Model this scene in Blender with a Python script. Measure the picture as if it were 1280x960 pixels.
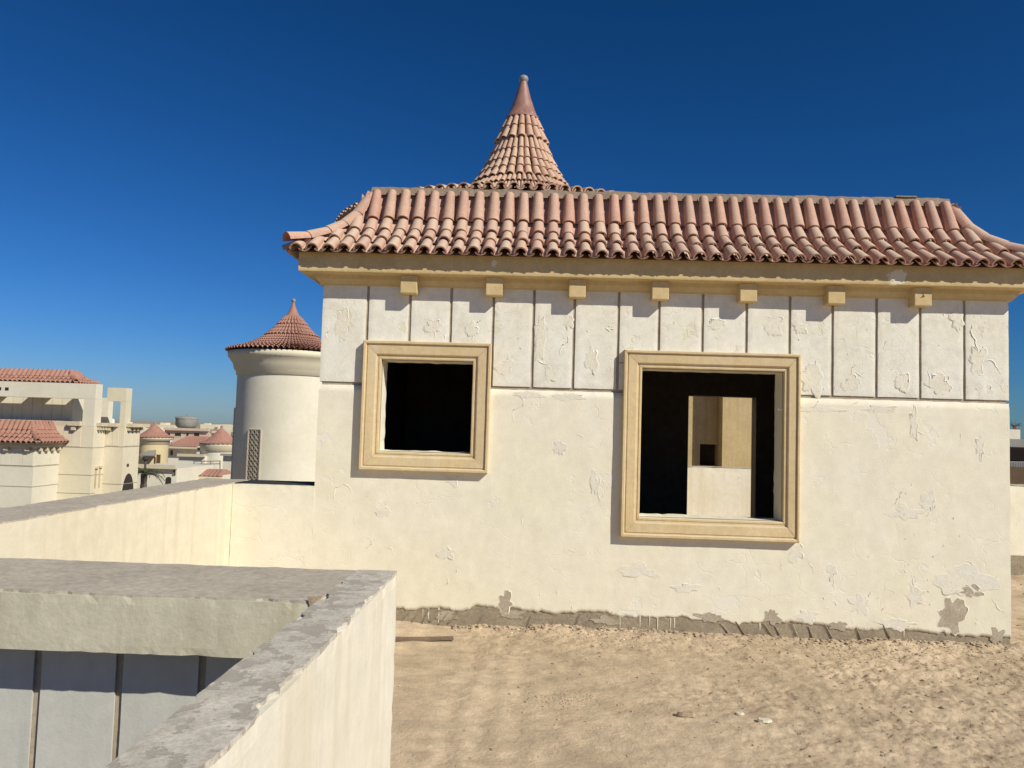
import bpy, bmesh, math, random
from math import sin, cos, pi, radians, sqrt, tan, atan2, hypot
from mathutils import Vector, Matrix, noise

sc = bpy.context.scene
for o in list(bpy.data.objects):
    bpy.data.objects.remove(o)
C = sc.collection

# ------------------------------------------------------------------ camera
F_PX = 977.13
YAW, PITCH, ROLL = radians(1.765), radians(3.346), radians(1.713)
EYE = Vector((0.0, -6.339, 1.6))
fw = Vector((-sin(YAW) * cos(PITCH), cos(YAW) * cos(PITCH), sin(PITCH)))
rt = Vector((cos(YAW), sin(YAW), 0.0))
up = rt.cross(fw)
R2 = cos(ROLL) * rt + sin(ROLL) * up
U2 = -sin(ROLL) * rt + cos(ROLL) * up
cd = bpy.data.cameras.new('camera')
cam = bpy.data.objects.new('camera', cd)
C.objects.link(cam)
m = Matrix((R2, U2, -fw)).transposed().to_4x4()
m.translation = EYE
cam.matrix_world = m
cd.sensor_width = 36.0
cd.lens = F_PX / 1280 * 36.0
cd.clip_start = 0.05
cd.clip_end = 9000
sc.camera = cam

# ------------------------------------------------------------------ sky and sun
SUN_AZ, SUN_EL = radians(51.8), radians(36.6)      # to the right of straight behind the camera
sdir = Vector((sin(SUN_AZ) * cos(SUN_EL), -cos(SUN_AZ) * cos(SUN_EL), sin(SUN_EL)))
w = bpy.data.worlds.new('World')
sc.world = w
w.use_nodes = True
nt = w.node_tree
sky = nt.nodes.new('ShaderNodeTexSky')
sky.sky_type = 'NISHITA'
sky.sun_disc = False
sky.sun_elevation = SUN_EL
sky.sun_rotation = pi - SUN_AZ
sky.altitude = 100
sky.air_density = 1.0
sky.dust_density = 0.22
sky.ozone_density = 3.0
bg = nt.nodes['Background']
# the dry, deep blue of the photograph: a gentle tone curve per channel over the whole sky
SKY = 0.085
sep = nt.nodes.new('ShaderNodeSeparateColor')
cmbc = nt.nodes.new('ShaderNodeCombineColor')
nt.links.new(sky.outputs[0], sep.inputs[0])
for ch, (gain, power) in enumerate(((0.45, 1.80), (0.58, 1.30), (1.04, 1.38))):
    pw_ = nt.nodes.new('ShaderNodeMath')
    pw_.operation = 'POWER'
    pw_.inputs[1].default_value = power
    ml = nt.nodes.new('ShaderNodeMath')
    ml.operation = 'MULTIPLY'
    ml.inputs[1].default_value = gain * SKY ** (power - 1)
    nt.links.new(sep.outputs[ch], pw_.inputs[0])
    nt.links.new(pw_.outputs[0], ml.inputs[0])
    nt.links.new(ml.outputs[0], cmbc.inputs[ch])
nt.links.new(cmbc.outputs[0], bg.inputs['Color'])
bg.inputs['Strength'].default_value = SKY
ld = bpy.data.lights.new('sun', 'SUN')
ld.energy = 5.0
ld.angle = radians(0.53)
ld.color = (1.0, 0.95, 0.82)
sun = bpy.data.objects.new('sun', ld)
C.objects.link(sun)
sun.rotation_euler = sdir.to_track_quat('Z', 'Y').to_euler()
sun.location = (20, -20, 30)
sc.view_settings.view_transform = 'Standard'
sc.view_settings.look = 'None'
sc.view_settings.gamma = 1.0
sc.view_settings.exposure = 0.0
sc.cycles.max_bounces = 8
sc.cycles.diffuse_bounces = 4


def at(u, v, y):
    """point on the vertical plane Y = y seen at a place of the photograph (used for far things, at real distance)"""
    d = fw + R2 * ((u - 640) / F_PX) - U2 * ((v - 480) / F_PX)
    return EYE + d * ((y - EYE.y) / d.y)


# ------------------------------------------------------------------ materials
def mat(name, c1, c2, scale=2.0, rough=0.85, mottle=0.25, streak=None, patch=None, bump=0.25,
        bscale=60.0, rnd=None, spec=0.25, bdist=0.004, crack=0.0, streak_amt=0.6, dust=None, stain=None):
    mt = bpy.data.materials.new(name)
    mt.use_nodes = True
    n, l = mt.node_tree.nodes, mt.node_tree.links
    b = n['Principled BSDF']
    b.inputs['Roughness'].default_value = rough
    b.inputs['Specular IOR Level'].default_value = spec
    geo = n.new('ShaderNodeNewGeometry')
    pos = geo.outputs['Position']

    def noi(sc_, det=5, src=pos, ro=0.55):
        t = n.new('ShaderNodeTexNoise')
        t.inputs['Scale'].default_value = sc_
        t.inputs['Detail'].default_value = det
        t.inputs['Roughness'].default_value = ro
        l.new(src, t.inputs['Vector'])
        return t.outputs['Fac']

    def ramp(src, a, bb, va=0.0, vb=1.0):
        r = n.new('ShaderNodeMapRange')
        r.inputs[1].default_value = a
        r.inputs[2].default_value = bb
        r.inputs[3].default_value = va
        r.inputs[4].default_value = vb
        l.new(src, r.inputs[0])
        return r.outputs[0]

    def mix(f, a, bb, mode='MIX'):
        x = n.new('ShaderNodeMix')
        x.data_type = 'RGBA'
        x.blend_type = mode
        for s_, val in ((x.inputs[0], f), (x.inputs[6], a), (x.inputs[7], bb)):
            if hasattr(val, 'type') and hasattr(val, 'is_output'):
                l.new(val, s_)
            elif isinstance(val, (int, float)):
                s_.default_value = val
            else:
                s_.default_value = (*val, 1)
        return x.outputs[2]
    col = mix(ramp(noi(scale), 0.35, 0.65), c1, c2)
    if mottle:
        g = ramp(noi(scale * 7, 6, ro=0.7), 0.3, 0.7, 1 - mottle, 1 + mottle * 0.4)
        cmb = n.new('ShaderNodeCombineXYZ')
        for i in range(3):
            l.new(g, cmb.inputs[i])
        col = mix(1.0, col, cmb.outputs[0], 'MULTIPLY')
    if stain:
        # old weather marks: thin irregular films with a drawn-out edge
        s1 = ramp(noi(scale * 1.9, 8, ro=0.72), 0.52, 0.66, 0, 0.55)
        col = mix(s1, col, stain)
        s2 = ramp(noi(scale * 26, 3, ro=0.5), 0.70, 0.76, 0, 0.5)
        col = mix(s2, col, (stain[0] * 0.72, stain[1] * 0.70, stain[2] * 0.68))
    hgt = None
    if patch:
        pc, psc, thr = patch
        pm = ramp(noi(psc, 7, ro=0.62), thr, thr + 0.012)
        col = mix(pm, col, pc)
        hgt = pm
    if streak:
        vm = n.new('ShaderNodeVectorMath')
        vm.operation = 'MULTIPLY'
        vm.inputs[1].default_value = (13, 13, 0.55)
        l.new(pos, vm.inputs[0])
        sm = ramp(noi(1.0, 4, vm.outputs[0]), 0.5, 0.72, 0, streak_amt)
        col = mix(sm, col, streak)
    if dust:
        # pale dust lying on whatever faces up
        sx = n.new('ShaderNodeSeparateXYZ')
        l.new(geo.outputs['Normal'], sx.inputs[0])
        dm = ramp(sx.outputs[2], 0.25, 0.95, 0, 0.72)
        col = mix(dm, col, dust)
    if rnd:
        oi = n.new('ShaderNodeObjectInfo')
        r2 = n.new('ShaderNodeValToRGB')
        els = r2.color_ramp.elements
        els[0].position = 0
        els[0].color = (*rnd[0], 1)
        els[1].position = 1
        els[1].color = (*rnd[-1], 1)
        for k, cc in enumerate(rnd[1:-1]):
            e = els.new((k + 1) / (len(rnd) - 1))
            e.color = (*cc, 1)
        l.new(oi.outputs['Random'], r2.inputs[0])
        col = mix(1.0, col, r2.outputs[0], 'MULTIPLY')
    l.new(col, b.inputs['Base Color'])
    bp = n.new('ShaderNodeBump')
    bp.inputs['Strength'].default_value = bump
    bp.inputs['Distance'].default_value = bdist
    h = noi(bscale, 6, ro=0.65)
    if crack:
        vo = n.new('ShaderNodeTexVoronoi')
        vo.feature = 'DISTANCE_TO_EDGE'
        vo.inputs['Scale'].default_value = crack
        wob = n.new('ShaderNodeTexNoise')
        wob.inputs['Scale'].default_value = crack * 1.5
        wob.inputs['Detail'].default_value = 4
        l.new(pos, wob.inputs['Vector'])
        mm = n.new('ShaderNodeVectorMath')
        mm.operation = 'MULTIPLY_ADD'
        l.new(wob.outputs['Color'], mm.inputs[0])
        mm.inputs[1].default_value = (0.5 / crack * 2,) * 3
        l.new(pos, mm.inputs[2])
        l.new(mm.outputs[0], vo.inputs['Vector'])
        line = ramp(vo.outputs['Distance'], 0.0, 0.012, 0, 1)
        gate = ramp(noi(crack * 0.45, 3), 0.5, 0.56, 1, 0)
        mx = n.new('ShaderNodeMath')
        mx.operation = 'MAXIMUM'
        l.new(line, mx.inputs[0])
        l.new(gate, mx.inputs[1])
        ad0 = n.new('ShaderNodeMath')
        ad0.operation = 'MULTIPLY_ADD'
        l.new(mx.outputs[0], ad0.inputs[0])
        ad0.inputs[1].default_value = 1.0
        l.new(h, ad0.inputs[2])
        h = ad0.outputs[0]
    if hgt is not None:
        ad = n.new('ShaderNodeMath')
        ad.operation = 'MULTIPLY_ADD'
        l.new(hgt, ad.inputs[0])
        ad.inputs[1].default_value = -0.8
        l.new(h, ad.inputs[2])
        h = ad.outputs[0]
    l.new(h, bp.inputs['Height'])
    l.new(bp.outputs[0], b.inputs['Normal'])
    return mt


TILE_RND = [(0.93, 0.90, 0.91), (1.02, 1.03, 1.03), (1.05, 1.12, 1.10), (1.02, 0.96, 0.95), (1.03, 1.06, 1.08), (0.96, 1.01, 1.02), (1.08, 1.15, 1.15)]
M = {}
M['plaster'] = mat('cream_plaster', (0.76, 0.705, 0.54), (0.78, 0.73, 0.60), 1.3, mottle=0.09, patch=((0.745, 0.705, 0.60), 2.1, 0.62), crack=2.6, bump=0.35, stain=(0.69, 0.645, 0.49))
M['panel'] = mat('white_panel_paint', (0.785, 0.755, 0.67), (0.745, 0.705, 0.59), 2.2, mottle=0.12, patch=((0.69, 0.645, 0.50), 3.0, 0.60), crack=4.5, bump=0.5, stain=(0.58, 0.53, 0.43))
M['undercoat'] = mat('pale_undercoat', (0.75, 0.70, 0.575), (0.72, 0.68, 0.585), 4.0, mottle=0.12, bump=0.6)
M['undercoat_panel'] = mat('beige_undercoat', (0.765, 0.72, 0.60), (0.72, 0.67, 0.55), 5.0, mottle=0.14, bump=0.6)
M['render_grey'] = mat('grey_render', (0.39, 0.325, 0.235), (0.48, 0.415, 0.32), 8.0, mottle=0.28, bump=0.8)
M['parapet'] = mat('parapet_paint', (0.73, 0.665, 0.52), (0.68, 0.615, 0.46), 1.5, mottle=0.10, streak=(0.60, 0.53, 0.38), bump=0.3, streak_amt=0.55)
M['parapet_white'] = mat('chalky_white_paint', (0.74, 0.69, 0.58), (0.69, 0.64, 0.52), 1.8, mottle=0.10, streak=(0.60, 0.53, 0.38), bump=0.4, streak_amt=0.6)
M['beam'] = mat('weathered_beam_paint', (0.58, 0.535, 0.41), (0.53, 0.485, 0.36), 3.0, mottle=0.16, streak=(0.38, 0.33, 0.22), bump=0.45, patch=((0.42, 0.33, 0.2), 4.0, 0.72))
M['cap'] = mat('grey_cement_cap', (0.53, 0.465, 0.37), (0.45, 0.395, 0.315), 6.0, mottle=0.3, bump=0.4, bscale=70)
M['cap_old'] = mat('worn_cement_cap', (0.50, 0.45, 0.37), (0.64, 0.585, 0.49), 16.0, patch=((0.40, 0.355, 0.29), 15.0, 0.54), mottle=0.3, bump=0.5, bscale=90)
M['cement'] = mat('bare_cement', (0.37, 0.305, 0.215), (0.29, 0.24, 0.17), 7.0, mottle=0.35, bump=0.7, bscale=50)
M['groove'] = mat('groove_mortar', (0.44, 0.37, 0.28), (0.38, 0.315, 0.235), 6.0)
M['inside'] = mat('shaded_bare_interior', (0.15, 0.125, 0.095), (0.19, 0.16, 0.12), 2.0)  # unplastered rooms, darkened: their deep shade is put into the colour
M['tan'] = mat('tan_plaster', (0.56, 0.43, 0.23), (0.49, 0.375, 0.195), 2.5, mottle=0.15, streak=(0.34, 0.26, 0.14))
M['frame'] = mat('tan_frame_paint', (0.67, 0.52, 0.30), (0.60, 0.455, 0.25), 3.0, mottle=0.16, bump=0.4, bscale=40, stain=(0.56, 0.44, 0.28), streak=(0.62, 0.53, 0.37), streak_amt=0.5, dust=(0.66, 0.57, 0.42))
M['cornice'] = mat('ochre_cornice_paint', (0.62, 0.475, 0.255), (0.55, 0.415, 0.21), 3.0, mottle=0.15, patch=((0.70, 0.64, 0.48), 2.0, 0.69), bump=0.4)
M['tile'] = mat('terracotta', (0.54, 0.315, 0.235), (0.46, 0.255, 0.185), 7.0, mottle=0.25, rnd=TILE_RND, bump=0.5, bscale=90, rough=0.85, dust=(0.60, 0.465, 0.345))
M['tile_cone'] = mat('pale_terracotta', (0.58, 0.37, 0.27), (0.50, 0.31, 0.22), 7.0, mottle=0.2, rnd=TILE_RND, bump=0.4, bscale=90, rough=0.75, dust=(0.56, 0.41, 0.28))
M['cap_clay'] = mat('glazed_clay', (0.34, 0.18, 0.145), (0.28, 0.14, 0.11), 8.0, rough=0.48, spec=0.5, bump=0.15)
M['tile_far'] = mat('far_terracotta', (0.42, 0.22, 0.165), (0.36, 0.185, 0.135), 3.0, mottle=0.25)
M['mortar'] = mat('roof_mortar', (0.30, 0.22, 0.16), (0.24, 0.18, 0.13), 8.0, bump=1.0, bscale=40)
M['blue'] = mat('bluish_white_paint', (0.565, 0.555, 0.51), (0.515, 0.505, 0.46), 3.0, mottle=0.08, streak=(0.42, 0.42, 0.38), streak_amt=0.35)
M['far_cornice'] = mat('far_cornice_paint', (0.62, 0.54, 0.385), (0.57, 0.49, 0.34), 1.5, mottle=0.1)
M['far_white'] = mat('far_white_wall', (0.72, 0.67, 0.54), (0.68, 0.625, 0.49), 0.8, mottle=0.06)
M['far_cream'] = mat('far_cream_wall', (0.70, 0.63, 0.47), (0.66, 0.59, 0.43), 0.8, mottle=0.06)
M['far_yellow'] = mat('far_yellow_wall', (0.62, 0.50, 0.29), (0.57, 0.46, 0.26), 0.8, mottle=0.06)
M['far_pink'] = mat('far_pink_wall', (0.60, 0.47, 0.37), (0.56, 0.43, 0.33), 0.8, mottle=0.06)
M['far_grey'] = mat('far_grey_concrete', (0.30, 0.29, 0.26), (0.25, 0.24, 0.215), 0.5, mottle=0.1)
M['dark'] = mat('dark_opening', (0.035, 0.03, 0.026), (0.05, 0.042, 0.035), 2.0)
M['brown'] = mat('brown_joinery', (0.14, 0.085, 0.05), (0.11, 0.07, 0.04), 3.0)
M['black'] = mat('near_black', (0.035, 0.033, 0.035), (0.05, 0.046, 0.046), 3.0)  # plain near-black colour
M['metal'] = mat('dull_metal', (0.30, 0.29, 0.28), (0.24, 0.23, 0.22), 4.0, rough=0.5)
M['lattice'] = mat('lattice_stone', (0.52, 0.46, 0.37), (0.47, 0.41, 0.33), 6.0)
M['white'] = mat('white_plastic', (0.78, 0.78, 0.76), (0.74, 0.74, 0.72), 3.0, rough=0.5)
M['leaf'] = mat('dusty_leaf', (0.055, 0.075, 0.035), (0.08, 0.095, 0.045), 3.0)
M['bark'] = mat('bark', (0.13, 0.10, 0.075), (0.10, 0.08, 0.06), 6.0)
M['wood'] = mat('old_board', (0.24, 0.17, 0.11), (0.17, 0.12, 0.08), 6.0, bump=0.6)
M['chip'] = mat('plaster_chip', (0.72, 0.66, 0.52), (0.66, 0.60, 0.46), 6.0)
M['terrain'] = mat('desert_ground', (0.40, 0.32, 0.22), (0.34, 0.27, 0.19), 0.02, mottle=0.15)


def sand_mat():
    mt = mat('sand', (0.62, 0.485, 0.335), (0.48, 0.372, 0.25), 0.8, rough=0.95, mottle=0.32, bump=0.8, bscale=50, bdist=0.010, spec=0.1,
             patch=None)
    return mt


M['sand'] = sand_mat()
M['clod'] = mat('dry_mud', (0.47, 0.36, 0.245), (0.40, 0.305, 0.205), 8.0, bump=1.0, bscale=60, rough=0.95)

# ------------------------------------------------------------------ builders
ORG = {}


def thing(name, label, cat, loc=(0, 0, 0), group=None):
    o = bpy.data.objects.new(name, None)
    C.objects.link(o)
    o.location = loc
    o.empty_display_size = 0.2
    o['label'] = label
    o['category'] = cat
    if group:
        o['group'] = group
    ORG[o] = Vector(loc)
    return o


def tag(o, label=None, cat=None, group=None, kind=None):
    if label:
        o['label'] = label
    if cat:
        o['category'] = cat
    if group:
        o['group'] = group
    if kind:
        o['kind'] = kind
    return o


class MB:
    def __init__(s):
        s.v, s.f, s.sm = [], [], []

    def add(s, vs, fs, smooth=False):
        k = len(s.v)
        s.v += [tuple(p) for p in vs]
        s.f += [tuple(k + i for i in f) for f in fs]
        s.sm += [smooth] * len(fs)
        return s

    def box(s, x0, x1, y0, y1, z0, z1):
        return s.add([(x0, y0, z0), (x1, y0, z0), (x1, y1, z0), (x0, y1, z0), (x0, y0, z1), (x1, y0, z1), (x1, y1, z1), (x0, y1, z1)],
                     [(3, 2, 1, 0), (4, 5, 6, 7), (0, 1, 5, 4), (1, 2, 6, 5), (2, 3, 7, 6), (3, 0, 4, 7)])

    def prism(s, pts, y0, y1):
        """outline in (x, z), counter-clockwise seen from -y, extruded along y"""
        n = len(pts)
        vs = [(p[0], y0, p[1]) for p in pts] + [(p[0], y1, p[1]) for p in pts]
        fs = [tuple(range(n)), tuple(range(2 * n - 1, n - 1, -1))]
        fs += [(i, i + n, (i + 1) % n + n, (i + 1) % n) for i in range(n)]
        return s.add(vs, fs)

    def lathe(s, c, prof, n=48, smooth=True, a0=0, a1=2 * pi):
        full = abs(a1 - a0 - 2 * pi) < 1e-6
        cols = n if full else n + 1
        vs, fs = [], []
        for i in range(cols):
            a = a0 + (a1 - a0) * i / n
            for r, z in prof:
                vs.append((c[0] + r * sin(a), c[1] - r * cos(a), c[2] + z))
        k = len(prof)
        for i in range(n):
            j = (i + 1) % cols
            for q in range(k - 1):
                fs.append((i * k + q, j * k + q, j * k + q + 1, i * k + q + 1))
        return s.add(vs, fs, smooth)

    def tube(s, a, b, r, n=8):
        a, b = Vector(a), Vector(b)
        d = (b - a).normalized()
        x = d.orthogonal().normalized()
        y = d.cross(x)
        vs = [p + (x * cos(2 * pi * i / n) + y * sin(2 * pi * i / n)) * r for p in (a, b) for i in range(n)]
        fs = [(i, (i + 1) % n, n + (i + 1) % n, n + i) for i in range(n)] + [tuple(range(n - 1, -1, -1)), tuple(range(n, 2 * n))]
        return s.add(vs, fs)

    def mesh(s, name, material, org=Vector((0, 0, 0))):
        me = bpy.data.meshes.new(name)
        me.from_pydata([(p[0] - org[0], p[1] - org[1], p[2] - org[2]) for p in s.v], [], s.f)
        me.polygons.foreach_set('use_smooth', s.sm)
        me.materials.append(M[material])
        me.update()
        return me

    def build(s, name, material, parent=None, kind=None):
        org = ORG.get(parent, Vector((0, 0, 0)))
        o = bpy.data.objects.new(name, s.mesh(name, material, org))
        C.objects.link(o)
        if parent is not None:
            o.parent = parent
            ORG[o] = org
        else:
            ORG[o] = Vector((0, 0, 0))
        if kind:
            o['kind'] = kind
        return o


def bevel(o, w_=0.006, seg=2, ang=0.6):
    bm = bmesh.new()
    bm.from_mesh(o.data)
    bmesh.ops.remove_doubles(bm, verts=bm.verts, dist=1e-5)
    es = [e for e in bm.edges if len(e.link_faces) == 2 and e.calc_face_angle(0) > ang]
    bmesh.ops.bevel(bm, geom=es, offset=w_, segments=seg, affect='EDGES', profile=0.6)
    bm.to_mesh(o.data)
    bm.free()
    return o


def worn_box(x0, x1, y0, y1, z0, z1, seg=0.05, amp=0.003, chip=0.012, seed=0, only_top=False):
    """a box cut into a grid; its skin undulates and its edges are chipped"""
    mb = MB()
    D = (x1 - x0, y1 - y0, z1 - z0)
    N = [max(1, int(round(d / seg))) for d in D]
    idx = {}
    lo, hi = (x0, y0, z0), (x1, y1, z1)

    def vid(i, j, k):
        key = (i, j, k)
        if key in idx:
            return idx[key]
        p = Vector([lo[q] + D[q] * key[q] / N[q] for q in range(3)])
        b = [(-1 if key[q] == 0 else 1 if key[q] == N[q] else 0) for q in range(3)]
        cnt = sum(1 for t in b if t)
        nv = noise.noise_vector(p * 2.3 + Vector((seed, 0, 0))) * amp * 0.9 + noise.noise_vector(p * 9 + Vector((0, seed, 0))) * amp * 0.45
        if cnt >= 2:
            c = chip * (max(0, noise.noise(p * 27 + Vector((0, 0, seed))) - 0.05) * 0.9 + 0.12) + chip * 1.5 * max(0, noise.noise(p * 7.1 + Vector((seed, seed, 0))) - 0.28)
            for q in range(3):
                nv[q] -= b[q] * c
        p += nv
        idx[key] = len(mb.v)
        mb.v.append(tuple(p))
        return idx[key]
    ax = [(0, 1, 2), (1, 2, 0), (2, 0, 1)]
    for a, b, c in ax:
        for side in (0, 1):
            for i in range(N[b]):
                for j in range(N[c]):
                    q = []
                    for di, dj in ((0, 0), (1, 0), (1, 1), (0, 1)):
                        key = [0, 0, 0]
                        key[a] = N[a] * side
                        key[b] = i + di
                        key[c] = j + dj
                        q.append(vid(*key))
                    if side == 0:
                        q.reverse()
                    mb.f.append(tuple(q))
                    mb.sm.append(False)
    return mb


def cap_sheet(x0, x1, y0, y1, z, th=0.007, seed=0, bite=0.02, st=0.016):
    """thin cement topping whose border is broken away unevenly, baring the painted wall under it"""
    mb = MB()
    nx_, ny_ = max(4, int((x1 - x0) / st)), max(4, int((y1 - y0) / st))
    while nx_ * ny_ > 26000:
        nx_, ny_ = int(nx_ * 0.8), max(6, int(ny_ * 0.8))
    W_ = nx_ + 1
    vs = []

    def eat(a, b, k):
        q = noise.noise(Vector((a * 7 + seed, b * 7, k))) + 0.6 * noise.noise(Vector((a * 26, b * 26 + seed, k)))
        return 0.0015 + bite * max(0.0, q - 0.05)
    for j in range(ny_ + 1):
        for i in range(W_):
            x, y = x0 + (x1 - x0) * i / nx_, y0 + (y1 - y0) * j / ny_
            fx, fy = i / nx_, j / ny_
            l_, r_ = eat(x0, y, 1), eat(x1, y, 2)
            b_, t_ = eat(x, y0, 3), eat(x, y1, 4)
            x = x0 + l_ + (x1 - r_ - x0 - l_) * fx
            y = y0 + b_ + (y1 - t_ - y0 - b_) * fy
            p = Vector((x, y, seed))
            vs.append((x, y, z + 0.0022 * noise.noise(p * 5) + 0.0016 * noise.noise(p * 22) + 0.001 * noise.noise(p * 50)))
    fs = [(j * W_ + i, j * W_ + i + 1, (j + 1) * W_ + i + 1, (j + 1) * W_ + i) for j in range(ny_) for i in range(nx_)]
    mb.add(vs, fs, True)
    bord = [i for i in range(W_)] + [k * W_ + nx_ for k in range(1, ny_ + 1)] + [ny_ * W_ + i for i in range(nx_ - 1, -1, -1)] + [k * W_ for k in range(ny_ - 1, 0, -1)]
    bv = [vs[i] for i in bord]
    n = len(bv)
    mb.add(bv + [(p[0], p[1], z - th) for p in bv], [(i, n + i, n + (i + 1) % n, (i + 1) % n) for i in range(n)])
    return mb


def wall_grid(xs, zs, holes, y0, y1):
    """an upright wall along x with rectangular holes (x0, x1, z0, z1); only outer faces are made"""
    mb = MB()

    def solid(i, k):
        if i < 0 or k < 0 or i >= len(xs) - 1 or k >= len(zs) - 1:
            return False
        cx, cz = (xs[i] + xs[i + 1]) / 2, (zs[k] + zs[k + 1]) / 2
        return not any(h[0] < cx < h[1] and h[2] < cz < h[3] for h in holes)
    for i in range(len(xs) - 1):
        for k in range(len(zs) - 1):
            if not solid(i, k):
                continue
            a, b, c, d = xs[i], xs[i + 1], zs[k], zs[k + 1]
            mb.add([(a, y0, c), (b, y0, c), (b, y0, d), (a, y0, d)], [(0, 1, 2, 3)])
            mb.add([(a, y1, c), (b, y1, c), (b, y1, d), (a, y1, d)], [(3, 2, 1, 0)])
            if not solid(i - 1, k):
                mb.add([(a, y0, c), (a, y1, c), (a, y1, d), (a, y0, d)], [(3, 2, 1, 0)])
            if not solid(i + 1, k):
                mb.add([(b, y0, c), (b, y1, c), (b, y1, d), (b, y0, d)], [(0, 1, 2, 3)])
            if not solid(i, k - 1):
                mb.add([(a, y0, c), (b, y0, c), (b, y1, c), (a, y1, c)], [(3, 2, 1, 0)])
            if not solid(i, k + 1):
                mb.add([(a, y0, d), (b, y0, d), (b, y1, d), (a, y1, d)], [(0, 1, 2, 3)])
    return mb


def ring(x0, x1, y0, y1, prof, mb=None):
    """profile of (offset outwards, z) swept round a rectangle with mitred corners"""
    mb = mb or MB()
    n = len(prof)
    vs = []
    for sx, sy in ((-1, -1), (1, -1), (1, 1), (-1, 1)):
        for e, z in prof:
            vs.append(((x0 - e) if sx < 0 else (x1 + e), (y0 - e) if sy < 0 else (y1 + e), z))
    fs = []
    for c in range(4):
        d = (c + 1) % 4
        for q in range(n - 1):
            fs.append((c * n + q, d * n + q, d * n + q + 1, c * n + q + 1))
    return mb.add(vs, fs)


def tile_shape(n=8, convex=True, rim=True, taper=0.72):
    """barrel tile of unit width and length; y = 0 is the lower end"""
    mb = MB()
    sg = 1 if convex else -1

    def arc(r, y, dz=0):
        return [(r * cos(pi * i / n) * (1 if convex else -1), y, sg * r * sin(pi * i / n) + dz) for i in range(n + 1)]
    r0, r1 = (0.5, 0.5 * taper) if convex else (0.5 * taper, 0.5)
    th = 0.11
    A, B = arc(r0, 0), arc(r1, 1)
    k = n + 1
    mb.add(A + B, [(i + 1, i, k + i, k + i + 1)[::-1] for i in range(n)], True)
    if rim:
        I0 = arc(r0 - th, 0)
        mb.add(A + I0, [(i, i + 1, k + i + 1, k + i)[::-1] for i in range(n)])
        I1 = arc(r0 - th, 0.5)
        mb.add(I0 + I1, [(i, i + 1, k + i + 1, k + i)[::-1] for i in range(n)], True)
    return mb


def frame3(p, X, Yv, wdt, ln, lift=0.0, hz=1.0):
    """matrix placing a unit tile: X across, Yv up the slope"""
    Yn = Yv.normalized()
    Zn = X.cross(Yn).normalized()
    Xn = Yn.cross(Zn).normalized()
    mt = Matrix((Xn * wdt, Yn * ln, Zn * wdt * hz)).transposed().to_4x4()
    mt.translation = p + Zn * lift
    return mt


COV, PAN = {}, {}


def add_tile(mesh, name, parent, mtx):
    o = bpy.data.objects.new(name, mesh)
    C.objects.link(o)
    o.parent = parent
    org = ORG[parent]
    mm = mtx.copy()
    mm.translation = mtx.translation - org
    o.matrix_basis = mm
    return o


def join_tile(mb, shape, mtx):
    k = len(mb.v)
    mb.v += [tuple(mtx @ Vector(p)) for p in shape.v]
    mb.f += [tuple(k + i for i in f) for f in shape.f]
    mb.sm += shape.sm


PROF = [(0.0, 0.0), (0.309, 0.175), (0.582, 0.349), (0.80, 0.581), (1.0, 1.0)]


def prof_at(t):
    """concave roof profile -> (setback fraction, rise fraction)"""
    for (a0, b0), (a1, b1) in zip(PROF, PROF[1:]):
        if t <= a1 + 1e-9:
            return t, b0 + (b1 - b0) * (t - a0) / (a1 - a0)
    return 1.0, 1.0


def roof_rows(S, H, rows):
    """cut the profile into rows of equal arc length, the top one a little longer"""
    pts = []
    N = 200
    acc = [0]
    for i in range(1, N + 1):
        a0, b0 = prof_at((i - 1) / N)
        a1, b1 = prof_at(i / N)
        acc.append(acc[-1] + hypot((a1 - a0) * S, (b1 - b0) * H))
    T = acc[-1]
    cuts = [0.0]
    wts = [1.08] + [1.0] * (rows - 2) + [1.48]
    for w_ in wts:
        cuts.append(cuts[-1] + w_ / sum(wts))
    out = []
    for c in cuts:
        i = min(range(N + 1), key=lambda q: abs(acc[q] - c * T))
        a, b = prof_at(i / N)
        out.append((a * S, b * H))
    return out


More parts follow.
